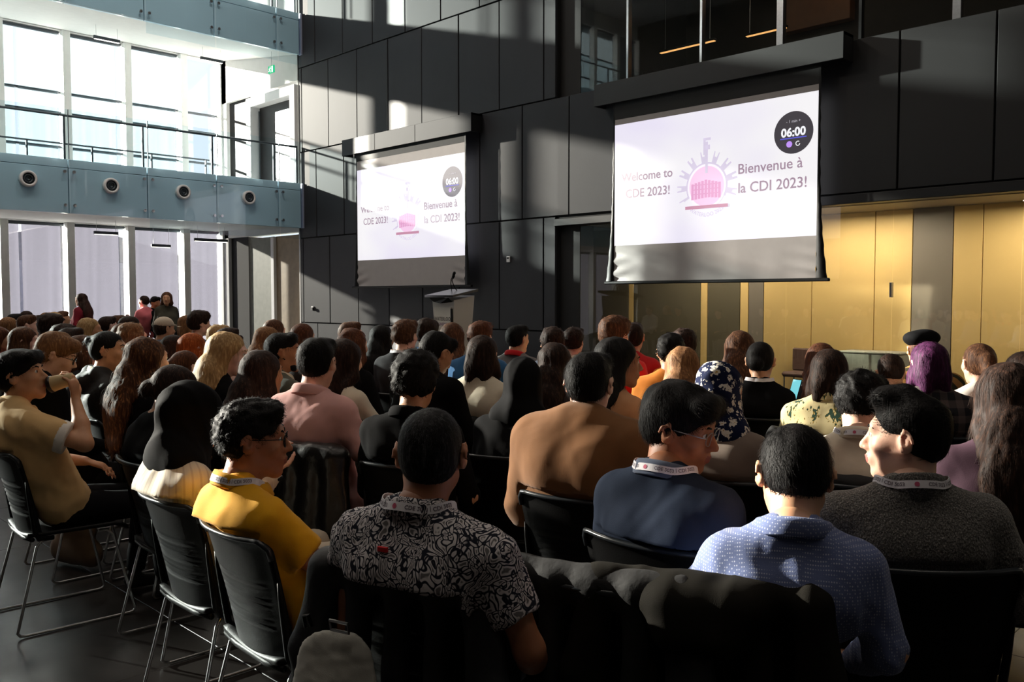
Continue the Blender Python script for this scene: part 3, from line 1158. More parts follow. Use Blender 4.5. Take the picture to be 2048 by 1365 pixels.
def pdist(p, x, y, z):
    if p[0] == 'c':
        _, a, b, ra, rb, k, fl = p
        X, Y, Z = x - a[0], y - a[1], z - a[2]
        d = b - a
        s = 1.0
        if fl is not None:
            n, f = np.array(fl[0], float), fl[1]
            n = n / np.linalg.norm(n)
            t = (X * n[0] + Y * n[1] + Z * n[2]) * (1 / f - 1)
            X, Y, Z = X + n[0] * t, Y + n[1] * t, Z + n[2] * t
            d = d + n * (d @ n) * (1 / f - 1)
            s = f ** .5
        L2 = d @ d + 1e-9
        h = np.clip((X * d[0] + Y * d[1] + Z * d[2]) / L2, 0, 1)
        q = np.sqrt((X - d[0] * h) ** 2 + (Y - d[1] * h) ** 2 + (Z - d[2] * h) ** 2)
        return (q - (ra + (rb - ra) * h)) * s
    if p[0] == 'e':
        _, c, r, R, k = p
        X, Y, Z = x - c[0], y - c[1], z - c[2]
        if R is not None:
            X, Y, Z = (X * R[0, 0] + Y * R[1, 0] + Z * R[2, 0], X * R[0, 1] + Y * R[1, 1] + Z * R[2, 1], X * R[0, 2] + Y * R[1, 2] + Z * R[2, 2])
        k0 = np.sqrt((X / r[0]) ** 2 + (Y / r[1]) ** 2 + (Z / r[2]) ** 2)
        k1 = np.sqrt((X / r[0] ** 2) ** 2 + (Y / r[1] ** 2) ** 2 + (Z / r[2] ** 2) ** 2) + 1e-9
        return k0 * (k0 - 1) / k1
    _, a, b, ra, rb, k = p
    d = b - a
    L = np.linalg.norm(d)
    d = d / L
    X, Y, Z = x - a[0], y - a[1], z - a[2]
    t = X * d[0] + Y * d[1] + Z * d[2]
    q = np.sqrt(np.maximum(X * X + Y * Y + Z * Z - t * t, 0))
    h = np.clip(t / L, 0, 1)
    dr = q - (ra + (rb - ra) * h)
    da = np.maximum(-t, t - L)
    return np.maximum(dr, da)


def bbox(p):
    if p[0] == 'e':
        m = max(p[2])
        if p[3] is None:
            return p[1] - p[2], p[1] + p[2]
        return p[1] - m, p[1] + m
    m = max(p[3], p[4])
    return np.minimum(p[1], p[2]) - m, np.maximum(p[1], p[2]) + m


BG = 0.09


def smin(a, b, k):
    h = np.maximum(k - np.abs(a - b), 0) / k
    return np.minimum(a, b) - h * h * k * .25


def smax(a, b, k):
    h = np.maximum(k - np.abs(a - b), 0) / k
    return np.maximum(a, b) + h * h * k * .25


def feval(prims, P, cuts=()):
    F = np.full(len(P), 1.0)
    for p in prims:
        F = smin(F, pdist(p, P[:, 0], P[:, 1], P[:, 2]), p[-2] if p[0] == 'c' else p[-1])
    for p in cuts:
        F = smax(F, -pdist(p, P[:, 0], P[:, 1], P[:, 2]), .006)
    return F


def surf(prims, h, cuts=(), cutk=.006, clip=None):
    """surface nets over the smooth union; returns verts, quads"""
    lo = np.min([bbox(p)[0] for p in prims], axis=0) - 3 * h
    hi = np.max([bbox(p)[1] for p in prims], axis=0) + 3 * h
    n = np.ceil((hi - lo) / h).astype(int) + 1
    ax = [lo[i] + h * np.arange(n[i]) for i in range(3)]
    F = np.full(n, BG, dtype=np.float32)

    def blk(p, m):
        b0, b1 = bbox(p)
        i0 = np.clip(np.floor((b0 - m - lo) / h).astype(int), 0, n)
        i1 = np.clip(np.ceil((b1 + m - lo) / h).astype(int) + 1, 0, n)
        return tuple(slice(i0[i], i1[i]) for i in range(3))
    for p in prims:
        s = blk(p, .045)
        x = ax[0][s[0]][:, None, None]
        y = ax[1][s[1]][None, :, None]
        z = ax[2][s[2]][None, None, :]
        if 0 in (x.size, y.size, z.size):
            continue
        d = pdist(p, x, y, z)
        F[s] = smin(F[s], d, p[-2] if p[0] == 'c' else p[-1])
    for p in cuts:
        s = blk(p, .02)
        x = ax[0][s[0]][:, None, None]
        y = ax[1][s[1]][None, :, None]
        z = ax[2][s[2]][None, None, :]
        if 0 in (x.size, y.size, z.size):
            continue
        F[s] = smax(F[s], -pdist(p, x, y, z), cutk)
    if clip is not None:
        F = np.maximum(F, clip(ax[0][:, None, None], ax[1][None, :, None], ax[2][None, None, :]))
    return extract(F, lo, h)


def extract(F, lo, h):
    n = np.array(F.shape)
    F[0], F[-1] = BG, BG
    F[:, 0], F[:, -1] = BG, BG
    F[:, :, 0], F[:, :, -1] = BG, BG
    I = (F < 0)
    c = I[:-1, :-1, :-1].astype(np.int8)
    tot = np.zeros_like(c)
    for dx in (0, 1):
        for dy in (0, 1):
            for dz in (0, 1):
                tot += I[dx:n[0] - 1 + dx, dy:n[1] - 1 + dy, dz:n[2] - 1 + dz]
    act = (tot > 0) & (tot < 8)
    ii, jj, kk = np.nonzero(act)
    vid = -np.ones(act.shape, dtype=np.int64)
    vid[ii, jj, kk] = np.arange(len(ii))
    off = [(0, 0, 0), (1, 0, 0), (0, 1, 0), (1, 1, 0), (0, 0, 1), (1, 0, 1), (0, 1, 1), (1, 1, 1)]
    vals = np.stack([F[ii + o[0], jj + o[1], kk + o[2]] for o in off], 1).astype(np.float64)
    acc = np.zeros((len(ii), 3))
    cnt = np.zeros(len(ii))
    for a in range(8):
        for b in range(a + 1, 8):
            oa, ob = np.array(off[a]), np.array(off[b])
            if np.abs(oa - ob).sum() != 1:
                continue
            va, vb = vals[:, a], vals[:, b]
            m = (va < 0) != (vb < 0)
            t = np.where(m, va / (va - vb + 1e-12), 0)
            pos = oa[None, :] + (ob - oa)[None, :] * t[:, None]
            acc += pos * m[:, None]
            cnt += m
    V = (np.stack([ii, jj, kk], 1) + acc / cnt[:, None]) * h + lo
    Q = []
    for axn in range(3):
        sl0 = [slice(None)] * 3
        sl1 = [slice(None)] * 3
        sl0[axn] = slice(0, -1)
        sl1[axn] = slice(1, None)
        A, B = I[tuple(sl0)], I[tuple(sl1)]
        e = np.argwhere(A != B)
        u, w = (axn + 1) % 3, (axn + 2) % 3
        e = e[(e[:, u] > 0) & (e[:, w] > 0)]
        ins = A[e[:, 0], e[:, 1], e[:, 2]]
        q = []
        for (du, dw) in ((-1, -1), (0, -1), (0, 0), (-1, 0)):
            ee = e.copy()
            ee[:, u] += du
            ee[:, w] += dw
            q.append(vid[ee[:, 0], ee[:, 1], ee[:, 2]])
        q = np.stack(q, 1)
        q[~ins] = q[~ins][:, ::-1]
        Q.append(q)
    return V, np.concatenate(Q)


def vnormals(V, Q):
    a = V[Q[:, 2]] - V[Q[:, 0]]
    b = V[Q[:, 3]] - V[Q[:, 1]]
    fn = np.cross(a, b)
    N = np.zeros_like(V)
    for i in range(4):
        for c in range(3):
            N[:, c] += np.bincount(Q[:, i], fn[:, c], minlength=len(V))
    return N / (np.linalg.norm(N, axis=1, keepdims=True) + 1e-12)


def relax(V, Q, it=1, f=.5):
    for _ in range(it):
        S = np.zeros_like(V)
        C = np.zeros(len(V))
        for i in range(4):
            j = (i + 1) % 4
            for c in range(3):
                S[:, c] += np.bincount(Q[:, i], V[Q[:, j], c], minlength=len(V))
                S[:, c] += np.bincount(Q[:, j], V[Q[:, i], c], minlength=len(V))
            C += np.bincount(Q[:, i], minlength=len(V)) + np.bincount(Q[:, j], minlength=len(V))
        V = V * (1 - f) + f * S / np.maximum(C, 1)[:, None]
    return V


def wob(P, f, seed=0, warp=1.2):
    r = np.random.RandomState(seed)
    A = r.normal(size=(6, 3))
    A /= np.linalg.norm(A, axis=1, keepdims=True)
    ph = r.uniform(0, 6.28, 6)
    w = [np.sin(P @ A[i] * f * .7 + ph[i]) for i in range(3)]
    o = 0
    for i in range(3):
        o = o + np.sin(P @ A[i + 3] * f + ph[i + 3] + warp * w[i] + warp * w[(i + 1) % 3])
    return o / 3


def np_mesh(name, V, Q, mats, parent=None, mi=None, tris=None, smooth=True):
    me = bpy.data.meshes.new(name)
    nv, nq = len(V), len(Q)
    me.vertices.add(nv)
    me.vertices.foreach_set('co', np.asarray(V, dtype=np.float32).ravel())
    me.loops.add(nq * 4)
    me.loops.foreach_set('vertex_index', np.asarray(Q, dtype=np.int32).ravel())
    me.polygons.add(nq)
    me.polygons.foreach_set('loop_start', np.arange(nq, dtype=np.int32) * 4)
    me.polygons.foreach_set('loop_total', np.full(nq, 4, dtype=np.int32))
    if not isinstance(mats, (list, tuple)):
        mats = [mats]
    for m in mats:
        me.materials.append(m)
    if mi is not None:
        me.polygons.foreach_set('material_index', np.asarray(mi, dtype=np.int32))
    me.polygons.foreach_set('use_smooth', np.full(nq, smooth))
    me.update(calc_edges=True)
    o = bpy.data.objects.new(name, me)
    COL.objects.link(o)
    if parent is not None:
        o.parent = parent
    return o


def strands(V, N, G, count, L, W, lift, curl, rng, seg=3, rand=.22, grav=0.0):
    """thin tapered ribbons growing along flow G from surface points"""
    idx = rng.randint(0, len(V), count)
    P = V[idx].copy()
    n = N[idx]
    g = G[idx] + rng.normal(size=(count, 3)) * rand
    g = g - n * np.sum(g * n, 1, keepdims=True)
    g /= np.linalg.norm(g, axis=1, keepdims=True) + 1e-9
    side = np.cross(n, g)
    ln = L * rng.uniform(.5, 1.3, count)[:, None]
    vs = []
    cur = P - n * .002
    d = g.copy()
    ph = rng.uniform(0, 6.28, count)[:, None]
    for s in range(seg + 1):
        t = s / seg
        w = W * (1 - .75 * t)
        vs.append(cur + side * w * .5)
        vs.append(cur - side * w * .5)
        d = g + n * (lift * (1 - 1.3 * t)) + (side * np.sin(ph + t * 5) + n * np.cos(ph + t * 5)) * curl
        d[:, 2] -= grav * t
        d /= np.linalg.norm(d, axis=1, keepdims=True)
        cur = cur + d * ln / seg
    VV = np.stack(vs, 1).reshape(-1, 3)
    m = 2 * (seg + 1)
    base = (np.arange(count) * m)[:, None]
    Q = []
    for s in range(seg):
        Q.append(base + np.array([[2 * s, 2 * s + 1, 2 * s + 3, 2 * s + 2]]))
    return VV, np.concatenate(Q)
# ================================================================== PEOPLE
SK = {'brown': m_skin('skin brown', (176, 118, 84)), 'dark': m_skin('skin deep brown', (120, 76, 54)), 'tan': m_skin('skin tan', (212, 160, 124)),
      'light': m_skin('skin light', (236, 190, 166)), 'fair': m_skin('skin fair', (242, 200, 184))}
LIP = {'brown': m_skin('lip brown', (150, 84, 72)), 'dark': m_skin('lip deep', (104, 58, 48)), 'tan': m_skin('lip tan', (192, 112, 100)),
       'light': m_skin('lip light', (206, 116, 108)), 'fair': m_skin('lip fair', (216, 120, 118))}
HR = {'black': m_hair('hair black', (17, 15, 15), (34, 30, 29)), 'dark': m_hair('hair dark brown', (42, 29, 24), (78, 54, 42)),
      'brown': m_hair('hair brown', (82, 54, 38), (136, 92, 60)), 'lbrown': m_hair('hair light brown', (128, 90, 60), (184, 138, 92)),
      'blonde': m_hair('hair blonde', (176, 142, 98), (226, 198, 150)), 'red': m_hair('hair copper', (168, 84, 36), (216, 128, 62)),
      'auburn': m_hair('hair auburn', (84, 50, 34), (134, 84, 52)), 'purple': m_hair('hair purple', (62, 25, 58), (104, 44, 92)),
      'high': m_hair('hair highlighted', (78, 50, 34), (168, 116, 72)), 'grayblack': m_hair('hair black grey flecked', (24, 23, 24), (78, 78, 80))}
M_eye = m_plain('eye white', (226, 222, 216), .25, 0, .02)
M_iris = m_plain('dark iris', (30, 18, 12), .15, 0, .02)
M_lany = m_plain('white lanyard ribbon', (232, 228, 232), .7, 0, .03)
M_print = m_plain('grey lanyard print', (92, 80, 92), .7, 0, .02)
M_crest = m_plain('rose lanyard crest', (196, 84, 112), .7, 0, .02)
M_trous = {'black': m_cloth('black trousers', (22, 22, 25)), 'jeans': m_cloth('blue jeans', (52, 68, 92)), 'cream': m_cloth('cream trousers', (190, 178, 158)), 'grey': m_cloth('grey trousers', (70, 68, 68))}
M_shoe = m_plain('dark shoe', (30, 28, 28), .6)

SHIRTS = {
    'yellow': m_cloth('yellow polo', (232, 168, 20)),
    'floral': m_cloth('leaf print shirt', (38, 40, 50), 'leaf', (214, 208, 208)),
    'bluedot': m_cloth('dotted blue shirt', (98, 110, 150), 'dots', (178, 184, 204)),
    'greyknit': m_cloth('grey heather knit', (92, 90, 87), 'knit', (168, 164, 158)),
    'navy': m_cloth('navy sweater', (38, 46, 62)),
    'camel': m_cloth('camel coat wool', (132, 88, 50)),
    'pink': m_cloth('pink shirt', (232, 178, 172)),
    'stripe': m_cloth('cream striped shirt', (216, 202, 182), 'stripe', (168, 140, 126)),
    'sand': m_cloth('sand shirt', (222, 184, 128)),
    'black': m_cloth('black fabric', (13, 13, 15)),
    'blackleather': m_cloth('black satin', (15, 14, 15), 'leather', None, .7),
    'charcoal': m_cloth('charcoal fabric', (52, 51, 54)),
    'greygreen': m_cloth('grey green jacket', (84, 84, 74)),
    'cream': m_cloth('cream sweater', (236, 224, 200)),
    'white': m_cloth('white fabric', (238, 232, 224)),
    'creamshirt': m_cloth('cream oxford', (222, 208, 186)),
    'beige': m_cloth('beige overshirt', (190, 138, 98)),
    'taupe': m_cloth('taupe jacket', (120, 106, 96)),
    'plum': m_cloth('plum knit', (70, 48, 60)),
    'plaid': m_cloth('dark plaid', (44, 44, 48), 'plaid', (98, 86, 84)),
    'palm': m_cloth('palm print shirt', (236, 220, 168), 'palm', (44, 74, 58)),
    'red': m_cloth('red fabric', (206, 34, 40)),
    'crimson': m_cloth('crimson fabric', (118, 26, 44)),
    'orange': m_cloth('orange fabric', (244, 146, 52)),
    'brownhood': m_cloth('dark brown hoodie', (62, 52, 52)),
    'blue': m_cloth('blue fabric', (44, 100, 150)),
    'greyblue': m_cloth('slate blue fabric', (92, 102, 122)),
    'olive': m_cloth('dark olive jacket', (60, 58, 48)),
    'grey': m_cloth('grey fabric', (112, 112, 112)),
    'camo': m_cloth('brown striped jacket', (54, 52, 40), 'bands', (156, 112, 64)),
    'blossom': m_cloth('navy blossom scarf', (24, 30, 56), 'blossom', (222, 216, 204)),
    'blackjersey': m_cloth('black jersey', (13, 13, 15)),
    'rose': m_cloth('rose fabric', (208, 108, 116)),
    'tealbag': m_cloth('dark teal fabric', (24, 52, 48)),
}
M_button = m_plain('pale button', (200, 190, 170), .4)


def head_prims(female=False, jaw=1.0, detail=True):
    j = .93 if female else 1.0
    P = [ell((0, -.014, .034), (.075, .094, .083), k=.03),
         ell((0, .026, -.03), (.060 * j, .064, .078), k=.035),
         cap((-.05 * j, .0, -.05), (-.012, .066, -.098), .016, .014, .03), cap((.05 * j, .0, -.05), (.012, .066, -.098), .016, .014, .03),
         ell((0, .070, -.098), (.019 * j, .016, .014), k=.02),
         cap((-.034, .074, .032), (.034, .074, .032), .014, .014, .02),
         ell((.042, .058, -.018), (.02, .022, .02), k=.025), ell((-.042, .058, -.018), (.02, .022, .02), k=.025),
         cap((0, .088, .014), (0, .110, -.024), .0065, .0115, .012),
         ell((.012, .098, -.029), (.008, .01, .008), k=.008), ell((-.012, .098, -.029), (.008, .01, .008), k=.008),
         ell((0, .082, -.058), (.026, .018, .022), k=.015)]
    if detail:
        P += [cap((-.02, .090, -.0555), (0, .0995, -.0535), .0042, .0056, .005), cap((.02, .090, -.0555), (0, .0995, -.0535), .0042, .0056, .005),
              cap((-.017, .089, -.064), (0, .0965, -.0665), .0045, .0066, .005), cap((.017, .089, -.064), (0, .0965, -.0665), .0045, .0066, .005)]
    cuts = [ell((.031, .094, .013), (.016, .014, .0105), k=.008), ell((-.031, .094, .013), (.016, .014, .0105), k=.008)]
    lids = []
    if detail:
        for s in (1, -1):
            lids += [cap((s * .019, .081, .014), (s * .031, .0855, .0215), .0032, .0036, .004), cap((s * .031, .0855, .0215), (s * .044, .076, .015), .0036, .0032, .004),
                     cap((s * .020, .080, .008), (s * .031, .083, .004), .003, .003, .004), cap((s * .031, .083, .004), (s * .043, .075, .009), .003, .003, .004)]
    ears = []
    ecut = []
    for s in (1, -1):
        R = rotm(-.12, 0, s * -.42)
        ears += [ell((s * .0845, -.012, .002), (.0064, .019, .034), R, .006), ell((s * .0745, -.004, -.004), (.012, .012, .02), None, .01),
                 cap((s * .090, -.024, .014), (s * .086, -.006, .034), .0048, .0042, .004), cap((s * .0915, -.029, -.002), (s * .090, -.024, .016), .0048, .0048, .004),
                 ell((s * .079, -.004, -.024), (.005, .009, .009), None, .005)]
        ecut += [ell((s * .0905, -.006, .004), (.008, .0095, .0155), R, .004)]
    return P, cuts, lids, ears, ecut


def xf(p, R, t, s=1.0):
    """move a primitive from head space to body space"""
    if p[0] == 'e':
        RR = np.eye(3) if p[3] is None else p[3]
        return ('e', R @ (p[1] * s) + t, p[2] * s, R @ RR, p[4] * s)
    if p[0] == 'c':
        fl = p[6]
        if fl is not None:
            fl = (R @ np.array(fl[0], float), fl[1])
        return ('c', R @ (p[1] * s) + t, R @ (p[2] * s) + t, p[3] * s, p[4] * s, p[5] * s, fl)
    return ('y', R @ (p[1] * s) + t, R @ (p[2] * s) + t, p[3] * s, p[4] * s, p[5] * s)


def hand_prims(w, d, n, s=1, curl=.5, spread=.12, scale=1.0, grip=0.0):
    """w wrist, d finger direction, n back-of-hand normal, s=+1 right hand"""
    d = d / np.linalg.norm(d)
    n = n - d * (n @ d)
    n /= np.linalg.norm(n)
    side = np.cross(d, n) * s      # towards the thumb
    q = scale
    P = []
    palm = w + d * .05 * q
    P.append(cap(w + d * .012 * q, w + d * .07 * q, .029 * q, .036 * q, .012, (n, .42)))
    lens = [(.043, .026, .021), (.047, .029, .022), (.043, .027, .021), (.034, .021, .018)]
    for i, L in enumerate(lens):
        o = (.026 - .0175 * i) * q
        base = w + d * (.078 - .003 * abs(i - 1)) * q + side * o
        a = spread * (1.2 - i * .8) * .5
        dd = d * math.cos(a) + side * math.sin(a)
        ang = 0
        p = base
        r = (.0092, .0094, .009, .008)[i] * q
        for j, l in enumerate(L):
            ang += curl * (.55, .8, .6)[j]
            v = dd * math.cos(ang) - n * math.sin(ang)
            p2 = p + v * l * q
            P.append(cap(p, p2, r, r * .9, .004))
            p = p2
            r *= .92
    b = w + d * .022 * q + side * .022 * q
    t1 = b + (d * .55 + side * .75 - n * .28 * (1 + grip)) * .040 * q
    t2 = t1 + (d * .85 + side * .25 - n * (.35 + grip)) * .030 * q
    t3 = t2 + (d * .85 - side * .05 - n * (.45 + grip)) * .024 * q
    P += [cap(b, t1, .0135 * q, .0115 * q, .008), cap(t1, t2, .0112 * q, .010 * q, .004), cap(t2, t3, .010 * q, .0085 * q, .004)]
    return P


NPEOPLE = 0
PEOPLE = []


def person(label, px, ytop, z, phi=45, hphi=None, pitch=0, roll=0, hair='short', hc='black', shirt='black', sleeve='long', skin='tan',
           female=False, lean=(.0, -.18), seat=None, width=1.0, arms=None, trous='black', collar=None, lanyard=False, lany_text=False, glasses=None,
           hood=False, group=None, standing=False, htop=.135, chair=True, facial=None, coat=False, extra=None, bangs=False, detail=None, hemz=None, face=True, hscale=1.0, chair_yaw=None):
    """px,ytop: where the top of the hair stands in the photograph; phi: facing, degrees right of the camera axis"""
    global NPEOPLE
    NPEOPLE += 1
    seed = 100 + NPEOPLE
    rng = np.random.RandomState(seed)
    if hphi is None:
        hphi = phi
    top = px2w(px, ytop, z)
    hcW = top - V3(0, 0, htop * hscale)
    yaw = math.radians(45 - phi)
    hyaw = math.radians(phi - hphi)
    # camera axis azimuth: facing phi right of it
    Rw = rotm(0, 0, yaw)
    HC_z = hcW[2]
    # local frame: base under the pelvis, +Y forward
    nbz = HC_z - .142 * hscale
    hcL = V3(lean[0] , lean[1] + .035, HC_z)
    base = hcW - Rw @ V3(hcL[0], hcL[1], 0)
    if seat is not None:
        sb = px2w(seat[0], 595, seat[1])
        base = V3(sb[0], sb[1], 0)
        q_ = Rw.T @ (hcW - V3(base[0], base[1], 0))
        hcL = V3(q_[0], q_[1], HC_z)
        lean = (q_[0], q_[1] - .035)
    root = empty('person', (base[0], base[1], 0), yaw)
    tag(root, label, 'person', group)
    pitch_r = math.radians(pitch)
    nk = rotm(pitch_r * .75, math.radians(roll) * .6, 0) @ V3(0, -.050, -.130 * hscale)
    nb = hcL + nk
    nbz = nb[2]
    HR_ = rotm(pitch_r, math.radians(roll), hyaw)
    near = z < 3.6
    mid = z < 5.6
    if detail is None:
        detail = 2 if near else 1 if mid else 0
    hv = (.0054 if z < 3.0 else .0066 if z < 3.6 else .0078, .0095, .0135)[2 - detail]
    bv = (.010, .017, .026)[2 - detail]
    cv = (.0105 if z < 3.2 else .0125, .018, .026)[2 - detail]
    W = width * (.88 if female else 1.0)
    seatz = .46
    pel = V3(0, -.02, (seatz + .09) if not standing else nbz - .50)
    mid_sp = (pel + nb) / 2 + V3(0, -.035, 0)
    sh = [nb + V3(s * .182 * W, .005, -.078) for s in (-1, 1)]
    if arms is None:
        arms = {}
    A = {}
    for s, key in ((-1, 'L'), (1, 'R')):
        S = sh[0 if s < 0 else 1]
        d = arms.get(key)
        if d is None:
            if standing:
                E = S + V3(s * .05, -.02, -.28)
                H = E + V3(-s * .03, .10, -.22)
                hd, hn = V3(0, .2, -1), V3(s, 0, 0)
            else:
                E = S + V3(s * (.05 + rng.uniform(0, .02)), .05, -.27)
                H = V3(s * (.07 + rng.uniform(0, .04)), max(E[1] + .19, .24), max(seatz + .18, E[2] - .10))
                v = H - E
                H = E + v / np.linalg.norm(v) * .245
                hd, hn = V3(-s * .45, .8, -.15), V3(0, 0, 1)
            A[key] = (S, E, H, hd, hn, .55)
        else:
            A[key] = (S, np.array(d[0], float) + (nb if d[-1] == 'n' else 0), np.array(d[1], float) + (nb if d[-1] == 'n' else 0), np.array(d[2], float), np.array(d[3], float), d[4])
    # ---------------- body (head, neck, shoulders, arms, hands in one surface)
    Pf, cuts, lids, ears, ecut = head_prims(female, 1, detail == 2)
    neck_r = .047 if female else .057
    hs = hscale
    neck = [cap(HR_ @ V3(0, -.022, -.055) * hs + hcL, nb + V3(0, -.004, -.03), neck_r, neck_r * 1.03, .03)]
    if hair in ('hijab',):
        ears, ecut = [], []
    hp = [xf(p, HR_, hcL, hs) for p in Pf] + neck
    hl = [xf(p, HR_, hcL, hs) for p in lids + ears]
    cc = [xf(p, HR_, hcL, hs) for p in cuts]
    ce = [xf(p, HR_, hcL, hs) for p in ecut]
    V1, Q1 = head_surface(hp, hl, cc, ce, hv)
    V1 = relax(V1, Q1, 1, .4)
    # lips tinted
    fc = (V1[Q1].mean(1) - hcL) @ HR_ / hs
    mi1 = ((np.abs(fc[:, 0]) < .022 - (np.abs(fc[:, 2] + .060) * .9)) & (fc[:, 1] > .089) & (fc[:, 2] > -.073) & (fc[:, 2] < -.050)).astype(int)
    bp = [cap(nb + V3(0, 0, .01), nb + V3(0, -.01, -.06), neck_r, neck_r * 1.0, .02),
          cap(nb + V3(0, -.0, -.07), mid_sp + V3(0, .02, 0), .06 * W, .065 * W, .02), cap(nb + V3(-.12 * W, 0, -.075), nb + V3(.12 * W, 0, -.075), .04, .04, .03),
          ]
    for s, key in ((-1, 'L'), (1, 'R')):
        S, E, H, hd, hn, cu = A[key]
        fr = 1.0 if not female else .85
        bp += [cap(S, E, .045 * fr, .036 * fr, .03), cap(E, (E * .55 + H * .45), .038 * fr, .037 * fr, .02), cap(E * .55 + H * .45, H, .037 * fr, .024 * fr, .02)]
        if detail == 2 or (detail == 1 and arms.get(key)):
            bp += hand_prims(H, hd, hn, s, cu, scale=.93 if female else 1.0)
        else:
            hdn = hd / np.linalg.norm(hd)
            bp += [cap(H, H + hdn * .09, .028, .026, .02, (hn, .5)), cap(H + hdn * .09, H + hdn * .14 - hn * .03, .024, .02, .02, (hn, .5))]
    V2, Q2 = surf(bp, bv)
    V2 = relax(V2, Q2, 1, .4)
    Vb = np.concatenate([V1, V2])
    Qb = np.concatenate([Q1, Q2 + len(V1)])
    mib = np.concatenate([mi1, np.zeros(len(Q2), int)])
    np_mesh('body', Vb, Qb, [SK[skin], LIP[skin]], root, mib)
    hx = lambda p: HR_ @ (np.array(p, float) * hs) + hcL
    if detail >= 1 and face:
        for s in (-1, 1):
            m = MB()
            c = hx((s * .031, .0765, .0125))
            f = HR_ @ V3(0, 1, 0)
            prof = []
            r = .0118 * hs
            nse = 10
            rings = []
            for i in range(nse + 1):
                a = math.pi * i / nse
                rings.append((r * math.sin(a), r * math.cos(a)))
            u = HR_ @ V3(1, 0, 0)
            w_ = HR_ @ V3(0, 0, 1)
            vs = []
            for (rr_, hh) in rings:
                for k in range(12):
                    an = 2 * math.pi * k / 12
                    vs.append(c + f * hh + u * rr_ * math.cos(an) + w_ * rr_ * math.sin(an))
            fs = []
            mi = []
            for i in range(nse):
                for k in range(12):
                    fs.append((i * 12 + k, (i + 1) * 12 + k, (i + 1) * 12 + (k + 1) % 12, i * 12 + (k + 1) % 12))
            for i, f_ in enumerate(fs):
                m.add([], [])
            m.v = [tuple(p) for p in vs]
            m.f = fs
            m.mi = [1 if i // 12 < 2 else 0 for i in range(len(fs))]
            m.build('eye', [M_eye, M_iris], root, True)
            # eyebrow
            e1, e2, e3 = hx((s * .016, .0905, .031)), hx((s * .034, .0885, .0365)), hx((s * .049, .075, .031))
            MB().tube([e1, e2, e3], [.0032, .0036, .0018], 6).build('eyebrow', HR[hc] if hair != 'hijab' else HR['black'], root, True)
    if facial == 'moustache':
        MB().tube([hx((-.026, .089, -.051)), hx((-.012, .099, -.0445)), hx((0, .1015, -.0435)), hx((.012, .099, -.0445)), hx((.026, .089, -.051))], [.0025, .0045, .004, .0045, .0025], 6).build('moustache', HR['black'], root, True)
    if facial in ('beard', 'stubble'):
        bprim = [cap((-.062, .0, -.03), (-.03, .055, -.088), .012, .016, .02), cap((.062, .0, -.03), (.03, .055, -.088), .012, .016, .02), cap((-.03, .06, -.092), (.03, .06, -.092), .019, .019, .02)]
        Vf, Qf = surf([xf(p, HR_, hcL, hs) for p in bprim], hv)
        np_mesh('beard', Vf, Qf, HR[hc], root)
    # ---------------- garment
    loose = {'camel': .02, 'sand': .014}.get(shirt, .0) + (.014 if coat else 0)
    gp = []
    cw = .150 * W + loose * .5
    gp += [cap(nb + V3(-.085 * W, -.012, -.135), nb + V3(.085 * W, -.012, -.135), .095 + loose, .095 + loose, .05, ((0, 1, 0), .93)),
           cap(nb + V3(-.085 * W, -.008, -.066), nb + V3(.085 * W, -.008, -.066), .056 + loose, .056 + loose, .05),
           cap(nb + V3(-.030 * W, -.008, -.015), nb + V3(.030 * W, -.008, -.015), .052 + loose * .5, .052 + loose * .5, .04)]
    for s in (-1, 1):
        gp.append(cap(nb + V3(s * .035, -.012, -.008), nb + V3(s * .15 * W, -.006, -.080), .046 + loose, .056 + loose, .03))
    bel = pel + V3(0, .0, .02)
    gp += [cap(mid_sp + V3(-.06 * W, 0, 0), mid_sp + V3(.06 * W, 0, 0), .105 + loose, .105 + loose, .09),
           cap(nb + V3(-.07 * W, -.012, -.16), mid_sp + V3(-.065 * W, 0, 0), .094 + loose, .10 + loose, .07),
           cap(nb + V3(.07 * W, -.012, -.16), mid_sp + V3(.065 * W, 0, 0), .094 + loose, .10 + loose, .07),
           cap(mid_sp + V3(-.065 * W, 0, 0), bel + V3(-.075 * W, 0, 0), .10 + loose, .112 + loose, .07),
           cap(mid_sp + V3(.065 * W, 0, 0), bel + V3(.075 * W, 0, 0), .10 + loose, .112 + loose, .07)]
    if coat:
        gp += [cap(bel + V3(-.1, .05, -.05), bel + V3(-.12, .25, -.06), .10, .08, .05), cap(bel + V3(.1, .05, -.05), bel + V3(.12, .25, -.06), .10, .08, .05)]
    scuts = []
    for s, key in ((-1, 'L'), (1, 'R')):
        S, E, H, hd, hn, cu = A[key]
        fr = (1.0 if not female else .88)
        gp.append(cap(nb + V3(s * .13 * W, -.004, -.085), S + V3(-s * .015, 0, -.006), .062 * fr + loose, .062 * fr + loose, .04))
        if sleeve == 'long':
            gp += [cap(S + V3(-s * .01, 0, -.01), E, .064 * fr + loose, .050 * fr + loose, .03), cap(E, E * .5 + H * .5, .050 * fr + loose, .046 * fr + loose, .015),
                   cyl(E * .5 + H * .5, H + (H - E) * .02, .044 * fr + loose, .036 * fr + loose, .012)]
        elif sleeve == 'short':
            t = .66
            M_ = S * (1 - t) + E * t
            gp += [cyl(S + V3(-s * .01, 0, .0), M_, .066 * fr + loose, .062 * fr + loose, .03)]
        elif sleeve == 'rolled':
            gp += [cap(S + V3(-s * .01, 0, -.01), E, .064 * fr + loose, .052 * fr + loose, .03), cyl(E - (H - E) * .1, E * .75 + H * .25, .052 * fr + loose, .05 * fr + loose, .02)]
